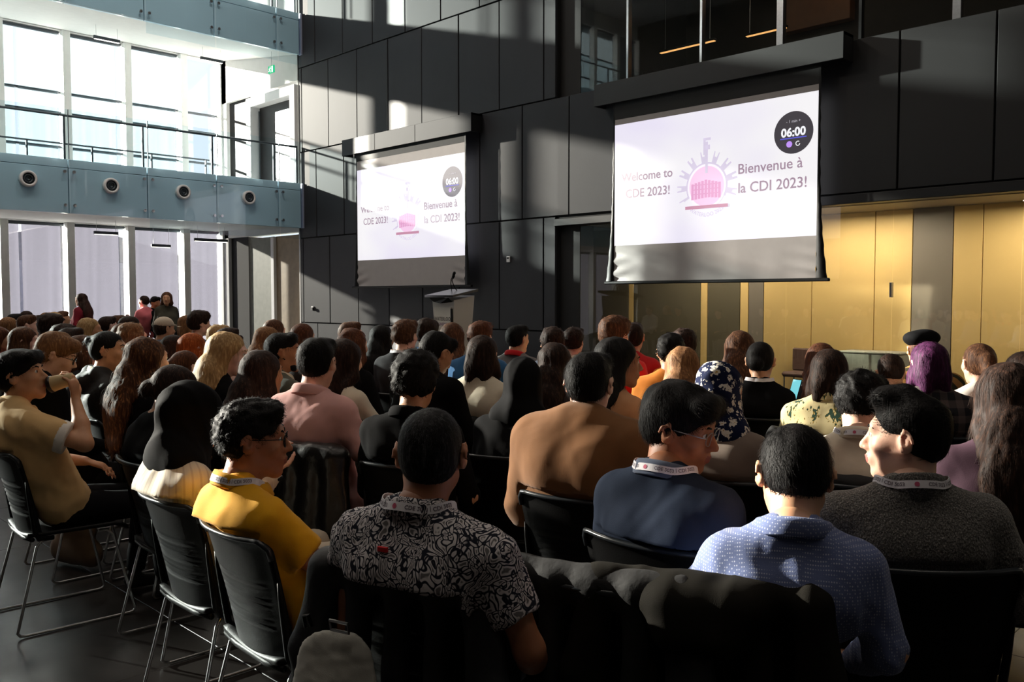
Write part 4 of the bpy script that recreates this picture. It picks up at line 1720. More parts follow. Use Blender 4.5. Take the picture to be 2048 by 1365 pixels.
    if hood:
        gp += [cap(nb + V3(-.08, -.045, .0), nb + V3(0, -.10, -.05), .04, .055, .03), cap(nb + V3(.08, -.045, .0), nb + V3(0, -.10, -.05), .04, .055, .03),
               cap(nb + V3(-.07, .03, .0), nb + V3(-.08, -.05, .01), .022, .038, .03), cap(nb + V3(.07, .03, .0), nb + V3(.08, -.05, .01), .022, .038, .03)]
    Vg, Qg = surf(gp, cv)
    Vg = relax(Vg, Qg, 2, .5)
    Ng = vnormals(Vg, Qg)
    # folds: stretched drapery, deeper at the bends of the arms and at the waist
    amp = np.full(len(Vg), .0062)
    for key in ('L', 'R'):
        S, E, H, *_ = A[key]
        amp += .007 * np.exp(-((Vg - E) ** 2).sum(1) / .010)
        arm_pit = S + V3(0, 0, -.10)
        amp += .006 * np.exp(-((Vg - arm_pit) ** 2).sum(1) / .008)
    amp += .006 * np.exp(-((Vg[:, 2] - (pel[2] + .1)) / .10) ** 2)
    if shirt in ('pink', 'bluedot', 'creamshirt', 'sand', 'floral', 'stripe'):
        amp *= 1.35
    if shirt in ('camel', 'greyknit', 'plum'):
        amp *= .6
    q = (Vg @ rotm(0, .5 * (1 if seed % 2 else -1), 0)) * V3(1.0, 1.0, .5)
    fold = wob(q, 21, seed, 1.8) * .6 + wob(q, 44, seed + 1, 1.6) * .4
    fold = -np.abs(fold) * 1.5 + .5 - .22 * np.abs(wob(q, 85, seed + 2, 1.4))
    Vg = Vg + Ng * (fold * amp)[:, None]
    if chair and not standing:      # the back rests flat against the chair
        vv = np.clip((Vg[:, 2] - .44) / .397, 0, 1)
        uu = np.abs(Vg[:, 0]) / (.196 + .032 * vv)
        ym = -.195 - .075 * vv - .02 * vv * vv + .050 * np.minimum(uu, 1.15) ** 2.3 + .010
        m_ = (Vg[:, 2] < .86) & (uu < 1.0) & (Vg[:, 1] < ym)
        Vg[m_, 1] = ym[m_] + (Vg[m_, 1] - ym[m_]) * .06
    gname = 'shirt' if not coat else 'coat'
    if shirt in ('greyknit', 'navy', 'cream', 'plum'):
        gname = 'sweater'
    if hood:
        gname = 'jacket'
    np_mesh(gname, Vg, Qg, SHIRTS[shirt], root)
    if shirt == 'sand':
        for s, key in ((-1, 'L'), (1, 'R')):
            S, E, *_ = A[key]
            M_ = S * .34 + E * .66
            d_ = (E - S) / np.linalg.norm(E - S)
            V_, Q_ = surf([cyl(M_ - d_ * .03, M_ + d_ * .012, .077, .077, .01)], .008)
            V_ = V_ + vnormals(V_, Q_) * (wob(V_, 60, seed) * .002)[:, None]
            np_mesh('turned_cuff', V_, Q_, SHIRTS['white'], root)
    # ---------------- collar
    cR = neck_r + .010
    up = (hx((0, -.02, -.06)) - nb)
    up /= np.linalg.norm(up)
    if collar and detail >= 1:
        cm = SHIRTS[collar] if collar in SHIRTS else SHIRTS[shirt]
        rib = shirt in ('greyknit',)
        vs, fs = [], []
        n = 40 if detail == 2 else 24
        gap = 0 if rib else 26
        prof = [(.002, -.03), (.0, .012), (.006, .020), (.012, .010), (.020, -.020), (.018, -.026), (.008, -.016)] if not rib else [(.012, -.045), (.006, .0), (.006, .022), (.0, .026), (-.004, .02), (-.002, -.03)]
        if collar == 'polo':
            cm = SHIRTS[shirt]
        for i in range(n + 1):
            a = math.radians(gap + (360 - 2 * gap) * i / n)     # 0 = front
            back = (1 - math.cos(a)) / 2
            dirv = V3(math.sin(a) * 1.12, math.cos(a) * 1.0, 0)
            for (dr, dz) in prof:
                r_ = cR + dr * (1.0 + .5 * (1 - back)) + .006 * (1 - back)
                o_ = nb + dirv * r_ + V3(0, 0, dz + .026 * back - .028 * (1 - back) + .004) + up * V3(1, 1, 0) * .01
                if rib:
                    o_ = o_ + dirv * (.0016 * math.sin(a * 60))
                vs.append(o_)
        m_ = len(prof)
        for i in range(n):
            for k in range(m_):
                k2 = (k + 1) % m_
                fs.append((i * m_ + k, i * m_ + k2, (i + 1) * m_ + k2, (i + 1) * m_ + k))
        fs.append(tuple(range(m_))[::-1])
        fs.append(tuple(n * m_ + k for k in range(m_)))
        MB().add(vs, fs).build('collar', cm, root, True)
    # ---------------- lanyard
    if lanyard and detail >= 1:
        path = []
        nn = 36
        rr_ = cR + (.012 if collar else .004) + (.008 if hair == 'hijab' else 0)
        for i in range(nn + 1):
            a = math.radians(-112 + 224 * i / nn)
            path.append(nb + V3(math.sin(a) * rr_ * 1.05, -math.cos(a) * rr_ - .002, .018 + .010 * math.cos(a) - .016 * (1 - math.cos(a))))
        P0 = np.array(path)
        fr = []
        for s in (-1, 1):
            st_ = P0[0] if s < 0 else P0[-1]
            end = nb + V3(s * .012, .13, -.34)
            seg = np.array([st_ + (end - st_) * t for t in np.linspace(.06, 1, 18)])
            fr.append(seg if s > 0 else seg[::-1])
        Pp = np.concatenate([fr[0], P0, fr[1]])
        for it in range(6):       # rest on the garment
            d0 = feval(gp, Pp)
            g_ = np.stack([(feval(gp, Pp + V3(*e)) - d0) for e in ((.004, 0, 0), (0, .004, 0), (0, 0, .004))], 1)
            g_ /= np.linalg.norm(g_, axis=1, keepdims=True) + 1e-9
            push = np.maximum(.006 - d0, 0)
            pull = np.where(np.arange(len(Pp)) < 18, 1, 0) + np.where(np.arange(len(Pp)) >= len(Pp) - 18, 1, 0)
            Pp = Pp + g_ * (push - pull * np.maximum(d0 - .008, 0))[:, None]
        T = np.gradient(Pp, axis=0)
        T /= np.linalg.norm(T, axis=1, keepdims=True) + 1e-9
        cen = nb + V3(0, 0, -.06)
        Nn = Pp - cen
        Nn[:, 2] *= .35
        Nn -= T * (Nn * T).sum(1, keepdims=True)
        Nn /= np.linalg.norm(Nn, axis=1, keepdims=True)
        B = np.cross(T, Nn)
        w2 = .0105
        vs = []
        for i in range(len(Pp)):
            vs += [Pp[i] + B[i] * w2 + Nn[i] * .0012, Pp[i] - B[i] * w2 + Nn[i] * .0012, Pp[i] - B[i] * w2 - Nn[i] * .0012, Pp[i] + B[i] * w2 - Nn[i] * .0012]
        fs = []
        for i in range(len(Pp) - 1):
            for k in range(4):
                a, b = i * 4 + k, i * 4 + (k + 1) % 4
                fs.append((a, b, b + 4, a + 4))
        MB().add(vs, fs).build('lanyard', M_lany, root)
        if lany_text:
            arc = np.concatenate([[0], np.cumsum(np.linalg.norm(np.diff(Pp, axis=0), axis=1))])
            midarc = arc[len(Pp) // 2]

            def along(vs, fs, off, nm, mt):
                out = []
                for v in vs:
                    s_ = midarc + off + v[0]
                    y_ = v[1]
                    c_ = [np.interp(s_, arc, Pp[:, k]) for k in range(3)]
                    bb = [np.interp(s_, arc, B[:, k]) for k in range(3)]
                    n_ = [np.interp(s_, arc, Nn[:, k]) for k in range(3)]
                    out.append(np.array(c_) + np.array(bb) * y_ + np.array(n_) * .0022)
                MB().add(out, fs).build(nm, mt, root)
            vs, fs = text_mesh('CDE 2023 | CDI 2023', .0135, .0002)
            vs[:, 1] -= .005
            along(vs * V3(1, 1, 1), fs, .075, 'lanyard_lettering', M_print)
            along(vs * V3(1, 1, 1), fs, -.105, 'lanyard_lettering', M_print)
            c12 = [(0, 0, 0)] + [(.0065 * math.cos(a), .0065 * math.sin(a), 0) for a in np.linspace(0, 2 * math.pi, 13)[:-1]]
            along(np.array(c12), [(0, i, i % 12 + 1) for i in range(1, 13)], -.015, 'lanyard_crest', M_crest)
    # ---------------- glasses
    if glasses:
        mt = M_black if glasses == 'black' else M_steel
        g = MB()
        for s in (-1, 1):
            pts = [hx((s * (.034 + .0245 * math.cos(a)), .100 - .004 * abs(math.cos(a)) - (.010 if s * math.cos(a) > .0 and False else 0), .006 + .0195 * math.sin(a))) for a in np.linspace(0, 2 * math.pi, 21)[:-1]]
            g.tube(pts, .0014 if glasses != 'black' else .0019, 5, closed=True)
            g.tube([hx((s * .0585, .098, .012)), hx((s * .070, .088, .014)), hx((s * .0775, .02, .012)), hx((s * .0785, -.012, .014)), hx((s * .080, -.028, -.002))], .0016, 5)
        g.tube([hx((-.0095, .1, .012)), hx((0, .1035, .015)), hx((.0095, .1, .012))], .0014, 5)
        gl_ = g.build('glasses', mt, root, True)
        for s in (-1, 1):
            pts = [hx((s * (.034 + .0235 * math.cos(a)), .100 - .004 * abs(math.cos(a)), .006 + .0185 * math.sin(a))) for a in np.linspace(0, 2 * math.pi, 21)[:-1]]
            MB().add([hx((s * .034, .1005, .006))] + pts, [(0, i, i % 20 + 1) for i in range(1, 21)]).build('lens', M_glass, gl_)
    # ---------------- hair
    make_hair(root, hair, hc, hx, HR_, hcL, hs, nb, detail, rng, seed, hv, bangs, z, W)
    # ---------------- trousers and shoes
    if not standing:
        tp_ = [cap(pel + V3(-.085, 0, -.01), pel + V3(.085, 0, -.01), .098 * max(W, .9), .098 * max(W, .9), .05)]
        for s in (-1, 1):
            hip = pel + V3(s * .09, .02, -.02)
            knee = V3(s * .12, .43, seatz + .045)
            ank = V3(s * .11, .42 + rng.uniform(-.06, .05), .10)
            tp_ += [cap(hip, knee, .088, .064, .04), cap(knee, ank * .5 + knee * .5, .062, .056, .02), cyl(ank * .5 + knee * .5, ank, .055, .050, .02)]
            sp_ = [cap(ank + V3(0, -.02, -.045), ank + V3(0, .12, -.06), .040, .032, .02), cap(ank + V3(0, -.01, -.03), ank + V3(0, -.0, .02), .036, .034, .02)]
            if detail >= 1 or px < 500:
                Vs, Qs = surf(sp_, .019, clip=lambda x, y, z_: (.005 - z_) + 0 * x + 0 * y)
                np_mesh('shoe', Vs, Qs, M_shoe, root)
        Vt, Qt = surf(tp_, (.024, .032, .044)[2 - detail])
        Vt = relax(Vt, Qt, 1)
        Vt = Vt + vnormals(Vt, Qt) * (wob(Vt, 30, seed + 5) * .003)[:, None]
        np_mesh('trousers', Vt, Qt, M_trous[trous], root)
    else:
        tp_ = []
        for s in (-1, 1):
            hip = pel + V3(s * .08, 0, 0)
            knee = V3(s * .09, .02, pel[2] * .52)
            ank = V3(s * .09, -.02, .09)
            tp_ += [cap(hip, knee, .10, .062, .04), cap(knee, ank, .058, .045, .02)]
            Vs, Qs = surf([cap(ank + V3(0, -.02, -.045), ank + V3(0, .12, -.055), .038, .032, .02)], .014)
            np_mesh('shoe', Vs, Qs, M_shoe, root)
        Vt, Qt = surf(tp_, .02)
        np_mesh('trousers', Vt, Qt, M_trous[trous], root)
    info = dict(root=root, base=base, yaw=yaw, nb=nb, hcL=hcL, A=A, hx=hx, gp=gp, label=label, chair=chair and not standing, z=z, px=px, cyaw=chair_yaw)
    PEOPLE.append(info)
    return info


def head_surface(hp, add, cuts, ecuts, h):
    """skull with sockets cut first, lids and ears added after"""
    return surf_staged([(hp, cuts), (add, ecuts)], h)


def surf_staged(stages, h):
    prims = [p for s in stages for p in s[0]]
    seq = []
    for ps, cs in stages:
        seq += [('u', p) for p in ps] + [('s', p) for p in cs]
    lo = np.min([bbox(p)[0] for p in prims], axis=0) - 3 * h
    hi = np.max([bbox(p)[1] for p in prims], axis=0) + 3 * h
    n = np.ceil((hi - lo) / h).astype(int) + 1
    ax = [lo[i] + h * np.arange(n[i]) for i in range(3)]
    F = np.full(n, BG, dtype=np.float32)
    for op, p in seq:
        b0, b1 = bbox(p)
        i0 = np.clip(np.floor((b0 - .03 - lo) / h).astype(int), 0, n)
        i1 = np.clip(np.ceil((b1 + .03 - lo) / h).astype(int) + 1, 0, n)
        s = tuple(slice(i0[i], i1[i]) for i in range(3))
        x = ax[0][s[0]][:, None, None]
        y = ax[1][s[1]][None, :, None]
        z = ax[2][s[2]][None, None, :]
        if 0 in (x.size, y.size, z.size):
            continue
        d = pdist(p, x, y, z)
        k = p[-2] if p[0] == 'c' else p[-1]
        F[s] = smin(F[s], d, k) if op == 'u' else smax(F[s], -d, .004)
    return extract(F, lo, h)


def make_hair(root, style, hc, hx, HR_, hcL, hs, nb, detail, rng, seed, hv, bangs, z, W):
    T = lambda ps: [xf(p, HR_, hcL, hs) for p in ps]
    v = hv * (1.2 if detail == 2 else 1.2)
    base = [ell((0, -.022, .043), (.082, .099, .083), k=.03), ell((0, -.042, -.004), (.073, .072, .068), k=.03)]
    face = [ell((0, .13, -.02), (.093, .087, .108))]
    earc = [ell((s * .09, .010, -.014), (.032, .038, .041)) for s in (1, -1)] + [ell((s * .07, .06, -.06), (.045, .065, .055)) for s in (1, -1)]
    nape = [ell((0, -.03, -.152), (.13, .13, .075))]
    crown = hx((0, -.055, .13))
    amp, freq, st = .003, 90, (1, 1, .4)
    L, lift, curl, cnt = .024, .42, .22, (450, 1700, 5200 if z < 3.6 else 2800)[detail]
    wd = (.0042, .0024, .0016)[detail]
    hang = False
    rand, grav = .22, 0.0
    cuts = None
    body = []
    mat = HR[hc] if hc in HR else None
    if style == 'short':
        body = T(base + [cap((-.035, .048, .092), (.035, .048, .092), .032, .032, .03)])
        cuts = T(face + earc + nape)
    elif style == 'buzz':
        body = T([ell((0, -.018, .038), (.0785, .0965, .0845), k=.03), ell((0, -.040, -.006), (.070, .070, .068), k=.03)])
        cuts = T(face + earc + nape)
        L, lift, curl, amp = .009, .75, .15, .0012
        cnt = int(cnt * 1.5)
    elif style == 'quiff':
        body = T(base + [cap((-.03, .048, .110), (.035, .050, .106), .028, .026, .03), cap((0, .0, .112), (0, .05, .110), .04, .03, .03)])
        cuts = T([ell((0, .135, -.03), (.090, .085, .112))] + earc + nape)
        L, lift, curl = .03, .10, .05
    elif style == 'fluffy':
        body = T([ell((0, -.018, .050), (.090, .106, .086), k=.03), ell((0, -.045, .0), (.084, .074, .07), k=.03), cap((-.045, .065, .085), (.045, .065, .085), .032, .032, .03)])
        cuts = T([ell((0, .142, -.035), (.094, .093, .107))] + [ell((s * .095, .016, -.018), (.030, .030, .034)) for s in (1, -1)] + [ell((s * .07, .068, -.06), (.045, .062, .055)) for s in (1, -1)] + nape)
        L, lift, amp = .034, .10, .005
    elif style in ('curly', 'bigcurly'):
        e = .0 if style == 'curly' else .012
        body = T([ell((0, -.018, .050 + e), (.090 + e, .103 + e, .084 + e), k=.03), ell((0, -.040, .004), (.084 + e, .078 + e, .066), k=.03), cap((-.035, .055, .095), (.035, .055, .095), .032 + e, .032 + e, .03)])
        cuts = T(face + earc + nape)
        amp, freq, st = .0065, 150, (1, 1, 1)
        L, lift, curl = .026, .5, 1.1
    elif style in ('long', 'longwavy', 'longcurly', 'longblond'):
        b = -.135
        body = T([ell((0, -.020, .043), (.086, .101, .084), k=.03)])
        body += [cap(hx((0, -.052, .02)), nb + V3(0, -.070, .02), .082, .070, .05, ((0, 1, 0), .8)),
                 cap(nb + V3(-.015, -.085, .02), nb + V3(-.03, b, -.12), .072, .075, .05, ((0, 1, 0), .45)),
                 cap(nb + V3(.015, -.085, .02), nb + V3(.03, b, -.12), .072, .075, .05, ((0, 1, 0), .45)),
                 cap(nb + V3(-.03, b, -.10), nb + V3(-.035, b - .015, -.28), .075, .045, .05, ((0, 1, 0), .35)),
                 cap(nb + V3(.03, b, -.10), nb + V3(.035, b - .015, -.28), .075, .045, .05, ((0, 1, 0), .35))]
        for s in (-1, 1):
            body += [cap(hx((s * .068, -.010, .03)), hx((s * .076, -.030, -.085)), .026, .032, .03), cap(hx((s * .076, -.030, -.085)), nb + V3(s * .080, -.06, -.04), .034, .036, .03)]
        cuts = T([ell((0, .135, -.045), (.125, .112, .120)), cap((0, .11, -.06), (0, .13, -.2), .075, .10, .01)])
        amp, st, freq = .005, (1, 1, .12), 95
        L, lift, curl = .11, .012, .04
        hang = True
        if style == 'longwavy':
            amp, curl, st = .008, .35, (1, 1, .5)
        if style == 'longcurly':
            amp, curl, st, freq, lift, L = .011, 1.1, (1, 1, 1), 85, .35, .05
    elif style == 'bob':
        body = T([ell((0, -.020, .043), (.088, .103, .086), k=.03), ell((0, -.035, -.035), (.098, .088, .085), k=.04), cap((-.075, -.0, -.05), (-.088, -.01, -.10), .03, .03, .03), cap((.075, .0, -.05), (.088, -.01, -.10), .03, .03, .03),
                  cap((-.04, -.08, -.06), (-.045, -.085, -.12), .04, .035, .03), cap((.04, -.08, -.06), (.045, -.085, -.12), .04, .035, .03)])
        cuts = T([ell((0, .135, -.045), (.118, .106, .120)), cap((0, .09, -.06), (0, .11, -.2), .06, .08, .01)])
        amp, st, freq, hang = .005, (1, 1, .15), 95, True
        L, lift, curl = .07, .05, .15
    elif style in ('bun', 'lowbun', 'ponytail', 'tight'):
        body = T([ell((0, -.018, .040), (.080, .0985, .083), k=.03), ell((0, -.034, .0), (.076, .078, .066), k=.03)])
        if style == 'bun':
            body += T([ell((0, -.108, .068), (.034, .034, .032), k=.01)])
        if style == 'lowbun':
            body += T([ell((0, -.115, -.020), (.045, .036, .040), k=.012)])
        if style == 'ponytail':
            body += T([ell((0, -.105, .035), (.03, .03, .03), k=.02)]) + [cap(hx((0, -.115, .035)), hx((0, -.145, -.05)), .034, .042, .03), cap(hx((0, -.145, -.05)), nb + V3(.0, -.135, -.12), .042, .020, .03)]
        cuts = T([ell((0, .128, -.02), (.090, .087, .112))] + earc + nape)
        amp, L, lift, curl = .0018, .035, .03, .06
    elif style in ('hijab', 'hijab_print'):
        hj = T([ell((0, -.022, .033), (.093, .112, .100), k=.04), ell((0, .0, -.06), (.080, .088, .075), k=.04), cap((0, -.06, .04), (0, -.075, .0), .07, .065, .04)])
        hj += [cap(hx((0, -.01, -.06)), nb + V3(0, .0, .01), .082, .085, .05), cap(nb + V3(-.07, .0, -.03), nb + V3(.07, .0, -.03), .078, .078, .05), cap(nb + V3(0, .06, -.04), nb + V3(0, .09, -.16), .07, .05, .04)]
        V_, Q_ = surf_staged([(hj, T([ell((0, .135, -.022), (.060, .075, .086))]))], v * 1.1)
        V_ = relax(V_, Q_, 2)
        V_ = V_ + vnormals(V_, Q_) * ((-np.abs(wob(V_ * V3(1, 1, .6), 30, seed, 1.8)) * .009) + .003)[:, None]
        np_mesh('headscarf', V_, Q_, SHIRTS['blossom'] if style == 'hijab_print' else SHIRTS['blackjersey'], root)
        return
    elif style in ('cap', 'beret'):
        body = T([ell((0, -.022, .036), (.081, .096, .078), k=.03), ell((0, -.040, .0), (.079, .074, .066), k=.03)])
        cuts = T([ell((0, .13, -.02), (.093, .087, .108))] + earc + nape + [ell((0, -.01, .13), (.2, .2, .07))])
        if style == 'cap':
            cp = T([ell((0, -.010, .052), (.087, .104, .086), k=.02)])
            V_, Q_ = surf_staged([(cp, T([ell((0, 0, -.13), (.3, .3, .17))])), (T([cap((-.03, .10, .046), (-.02, .150, .030), .035, .03, .02, ((0, .2, 1), .12)), cap((.03, .10, .046), (.02, .150, .030), .035, .03, .02, ((0, .2, 1), .12))]), [])], v)
            np_mesh('baseball_cap', V_, Q_, SHIRTS['stripe'], root)
        else:
            V_, Q_ = surf(T([cap((-.03, -.035, .078), (.025, -.015, .090), .095, .092, .03, ((.1, .1, 1), .58)), ell((0, -.015, .062), (.087, .101, .03), k=.02)]), v)
            np_mesh('beret', V_, Q_, SHIRTS['black'], root)
    if bangs:
        body += T([cap((-.05, .070, .075), (.05, .070, .075), .022, .022, .02), cap((-.045, .088, .055), (.045, .088, .055), .012, .012, .02)])
    if not body:
        return
    pre = [p for p in body]
    V_, Q_ = surf_staged([(pre, cuts)], v)
    if bangs:
        V_, Q_ = surf_staged([(pre[:-2], cuts), (pre[-2:], [])], v)
    V_ = relax(V_, Q_, 2)
    N_ = vnormals(V_, Q_)
    local = (V_ - hcL)
    if hang:
        nz = wob(local * V3(*st), freq, seed, .7) * .6 + wob(local * V3(1, 1, .3), freq * 2.2, seed + 3, .7) * .4
    else:
        nz = wob((local @ HR_) * V3(*st), freq, seed, 1.0)
    V_ = V_ + N_ * (nz * amp)[:, None]
    # flow of the strands
    if hang:
        rand, grav = .06, .6
        L *= .6
    G = V_ - crown
    if hang:
        dn = np.zeros_like(G)
        dn[:, 2] = -1
        wt = np.clip((crown[2] - V_[:, 2]) / .08, 0, 1)[:, None]
        G = G / (np.linalg.norm(G, axis=1, keepdims=True) + 1e-6) * (1 - wt) + dn * (wt + .2)
    elif style in ('quiff',):
        G = G * .4 + (HR_ @ V3(-.08, .12, .03))[None, :]
    else:
        G = G + np.array([0, 0, -.02])[None, :]
    G = G / (np.linalg.norm(G, axis=1, keepdims=True) + 1e-6)
    SV, SQ = strands(V_, N_, G, cnt, L * hs, wd, lift, curl, rng, 3 if detail == 2 else 2, rand, grav)
    Vh = np.concatenate([V_, SV])
    Qh = np.concatenate([Q_, SQ + len(V_)])
    np_mesh('hair', Vh, Qh, mat, root)
# ================================================================== CHAIRS
def chair_proto():
    t = empty('stacking_chair')
    # backrest: curved shell, rolled top rim, grooved middle
    nu, nv = 22, 40

    def pt(u, v, side):
        z = .44 + .397 * v
        w = .196 + .032 * v
        if v > .9:
            w *= 1 - .10 * ((v - .9) / .1) ** 3
        y = -.195 - .075 * v - .02 * v * v
        y += .050 * (abs(u) ** 2.3)                 # wraps forward at the sides
        if v > .93:
            y -= .016 * ((v - .93) / .07) ** 1.5    # rim rolls backward
        th = .007
        if side and .26 < v < .66 and abs(u) < .80:
            y += .0035 * max(0, math.sin((v - .26) / .40 * math.pi * 14)) * 2.4
        if side:
            y -= th
        if side and abs(u) > .9:
            y -= .008 * (abs(u) - .9) * 10
        return (u * w, y, z)
    vs, fs = [], []
    for side in (0, 1):
        for j in range(nv + 1):
            for i in range(nu + 1):
                vs.append(pt(-1 + 2 * i / nu, j / nv, side))
    m = (nu + 1) * (nv + 1)
    for j in range(nv):
        for i in range(nu):
            a = j * (nu + 1) + i
            fs.append((a, a + nu + 1, a + nu + 2, a + 1))
            b = a + m
            fs.append((b, b + 1, b + nu + 2, b + nu + 1))
    for i in range(nu):
        fs.append((i, i + 1, i + 1 + m, i + m))
        a = nv * (nu + 1) + i
        fs.append((a, a + m, a + m + 1, a + 1))
    for j in range(nv):
        a = j * (nu + 1)
        fs.append((a, a + m, a + nu + 1 + m, a + nu + 1))
        a += nu
        fs.append((a, a + nu + 1, a + nu + 1 + m, a + m))
    MB().add(vs, fs).build('backrest', M_black, t, True)
    rim = [pt(-1 + 2 * i / 24, 1.0, 1) for i in range(25)]
    rim = [pt(-1, .86, 1), pt(-1, .94, 1)] + rim + [pt(1, .94, 1), pt(1, .86, 1)]
    MB().tube(rim, .0085, 8).build('rim', M_rim, t, True)
    # seat
    vs, fs = [], []
    n = 14
    for side in (0, 1):
        for j in range(n + 1):
            for i in range(n + 1):
                u, v = -1 + 2 * i / n, j / n
                w = .222 - .02 * (1 - v)
                y = -.205 + .44 * v
                z = .455 - .012 * math.cos(u * 1.4) + .012 * u * u - (.03 * ((v - .85) / .15) ** 2 if v > .85 else 0)
                r = 1 - .06 * max(0, (abs(2 * v - 1) - .8) / .2) ** 2
                vs.append((u * w * r, y, z - (.018 if side else 0)))
    m = (n + 1) ** 2
    for j in range(n):
        for i in range(n):
            a = j * (n + 1) + i
            fs.append((a, a + 1, a + n + 2, a + n + 1))
            fs.append((a + m, a + m + n + 1, a + m + n + 2, a + m + 1))
    for i in range(n):
        for (a, b) in ((i, i + 1), ((n + 1) * n + i + 1, (n + 1) * n + i), ((i + 1) * (n + 1), i * (n + 1)), (i * (n + 1) + n, (i + 1) * (n + 1) + n)):
            fs.append((a, a + m, b + m, b))
    MB().add(vs, fs).build('seat', M_black, t, True)
    for s in (-1, 1):
        MB().tube([(s * .198, -.10, .432), (s * .205, -.165, .437), (s * .210, -.180, .47), (s * .216, -.196, .58), (s * .219, -.208, .66), (s * .220, -.214, .71)], [.011, .012, .012, .011, .009, .006], 8).build('upright', M_black, t, True)
    MB().tube([(-.2, -.19, .436), (-.1, -.2, .43), (.1, -.2, .43), (.2, -.19, .436)], .011, 8).build('rear_bar', M_black, t, True)
    for s in (-1, 1):
        def arc(c, r, a0, a1, k=5):
            return [(c[0], c[1] + r * math.cos(a), c[2] + r * math.sin(a)) for a in np.linspace(a0, a1, k)]
        x0, x1 = s * .190, s * .232
        pts = [(x0, -.10, .428), (s * .2, -.155, .425), (s * .205, -.175, .40), (x1, -.262, .05)]
        pts += [(x1, -.268, .026), (x1, -.258, .012), (x1, -.235, .008)]
        pts += [(x1, .22, .008), (x1, .242, .012), (x1, .250, .028), (s * .2, .165, .40), (s * .195, .14, .425), (x0, .10, .428)]
        MB().tube(pts, .0068, 8).build('leg', M_steel2, t, True)
    return t


M_rim = m_plain('dark grey rim', (40, 44, 48), .28, 0, .1, 20)  # rim paler and smoother than the black shell
M_steel2 = m_plain('polished steel rod', (205, 205, 206), .3, 1.0, .1, 30)
CH0 = chair_proto()
CHAIR_USED = [False]
CHAIRS = {}


def chair_at(x, y, yaw, label, group=None):
    c = CH0 if not CHAIR_USED[0] else copy_tree(CH0)
    CHAIR_USED[0] = True
    c.location = (x, y, 0)
    c.rotation_euler = (0, 0, yaw)
    tag(c, label, 'chair', group)
    return c


def at_chair(x, y, yaw):
    R = rotm(0, 0, yaw)
    return lambda p: R @ np.array(p, float) + V3(x, y, 0)


def draped_coat(name, x, y, yaw, mat, label, drop=.45, wide=.25, hood=False, sleeves=True, seed=0, thick=.03, h=.011, front=.2, cat='jacket', sx=0, top=.845, h_amp=.012):
    """a coat hung over the back of a chair: folds over the rim, body and sleeves hang behind"""
    r = empty(name, (x, y, 0), yaw)
    P = [cap((-wide + sx, -.265, top), (wide + sx, -.265, top), thick + .008, thick + .008, .04)]
    for k in range(5):
        u = -1 + k * .5
        xx = u * wide + sx
        P.append(cap((xx, -.285, top - .01), (xx * 1.05, -.335, top - drop * (1 - .12 * (k % 2))), thick, thick * 1.15, .05))
    for k in range(4):
        u = -.9 + k * .6
        P.append(cap((u * wide + sx, -.235, top - .01), (u * wide * .9 + sx, -.165, top - front), thick * .7, thick * .7, .03))
    if sleeves:
        for s in (-1, 1):
            P += [cap((s * wide + sx, -.27, top - .02), (s * (wide + .05) + sx, -.31, top - .22), .048, .042, .03), cap((s * (wide + .05) + sx, -.31, top - .22), (s * (wide + .03) + sx, -.32, top - .46), .042, .036, .02)]
    if hood:
        P += [cap((-.09 + sx, -.33, top - .02), (.09 + sx, -.33, top - .02), .055, .055, .05), cap((-.06 + sx, -.35, top - .08), (.06 + sx, -.35, top - .08), .05, .05, .04)]
    V, Q = surf(P, h)
    V = relax(V, Q, 3)
    N = vnormals(V, Q)
    f = -np.abs(wob(V * V3(1.1, .5, .28), 24, seed, 1.3)) * h_amp * .8 + wob(V * V3(1, 1, .6), 60, seed + 1, 1) * .002
    V = V + N * f[:, None]
    np_mesh('cloth', V, Q, mat, r)
    tag(r, label, cat)
    return r
# ================================================================== THE CROWD
N_ = 'n'
# ---- nearest row
H_yellow = person('young man in yellow polo and black glasses, profile to the right', 507, 797, 2.80, phi=48, hphi=80, pitch=-2, hair='curly', hc='black', shirt='yellow', sleeve='short', skin='brown',
    collar='polo', lanyard=True, lany_text=True, glasses='black', facial=None, width=.93, lean=(-.03, -.20), trous='jeans',
    arms={'R': ((.25, .17, -.27), (.10, .36, -.36), (-.6, .8, -.1), (0, 0, 1), .5, N_), 'L': ((-.22, .10, -.30), (-.02, .30, -.38), (.6, .8, 0), (0, 0, 1), .5, N_)})
H_floral = person('man seen from behind in black and white leaf print shirt, cropped hair', 862, 806, 2.22, phi=28, hphi=4, pitch=-4, hair='buzz', hc='grayblack', shirt='floral', sleeve='short', skin='brown',
    collar='floral', lanyard=True, lany_text=True, width=1.12, seat=(915, 2.44), trous='grey',
    arms={'R': ((.285, .04, -.31), (.20, .24, -.44), (-.4, .8, -.2), (0, 0, 1), .5, N_)})
H_navy = person('man in navy sweater and thin-rimmed glasses turning to speak to his right', 1362, 763, 2.60, phi=42, hscale=1.03, seat=(1385, 2.74), hphi=120, pitch=-14, roll=4, hair='fluffy', hc='black', shirt='navy', skin='brown', collar='greyblue',
    glasses='steel', lanyard=True, lany_text=True, width=1.0, lean=(-.0, -.14), facial=None)
H_blue = person('man from behind in dotted blue shirt leaning forward with head bowed', 1590, 845, 2.22, phi=16, hphi=8, pitch=-26, roll=3, hscale=1.04, hair='short', hc='black', shirt='bluedot', skin='tan', collar='bluedot', width=.88,
    seat=(1455, 2.34), arms={'R': ((.225, .0, -.27), (.17, .20, -.38), (-.4, .8, -.2), (0, 0, 1), .5, N_), 'L': ((-.26, .10, -.26), (-.16, .30, -.38), (.4, .8, -.2), (0, 0, 1), .5, N_)}, trous='cream')
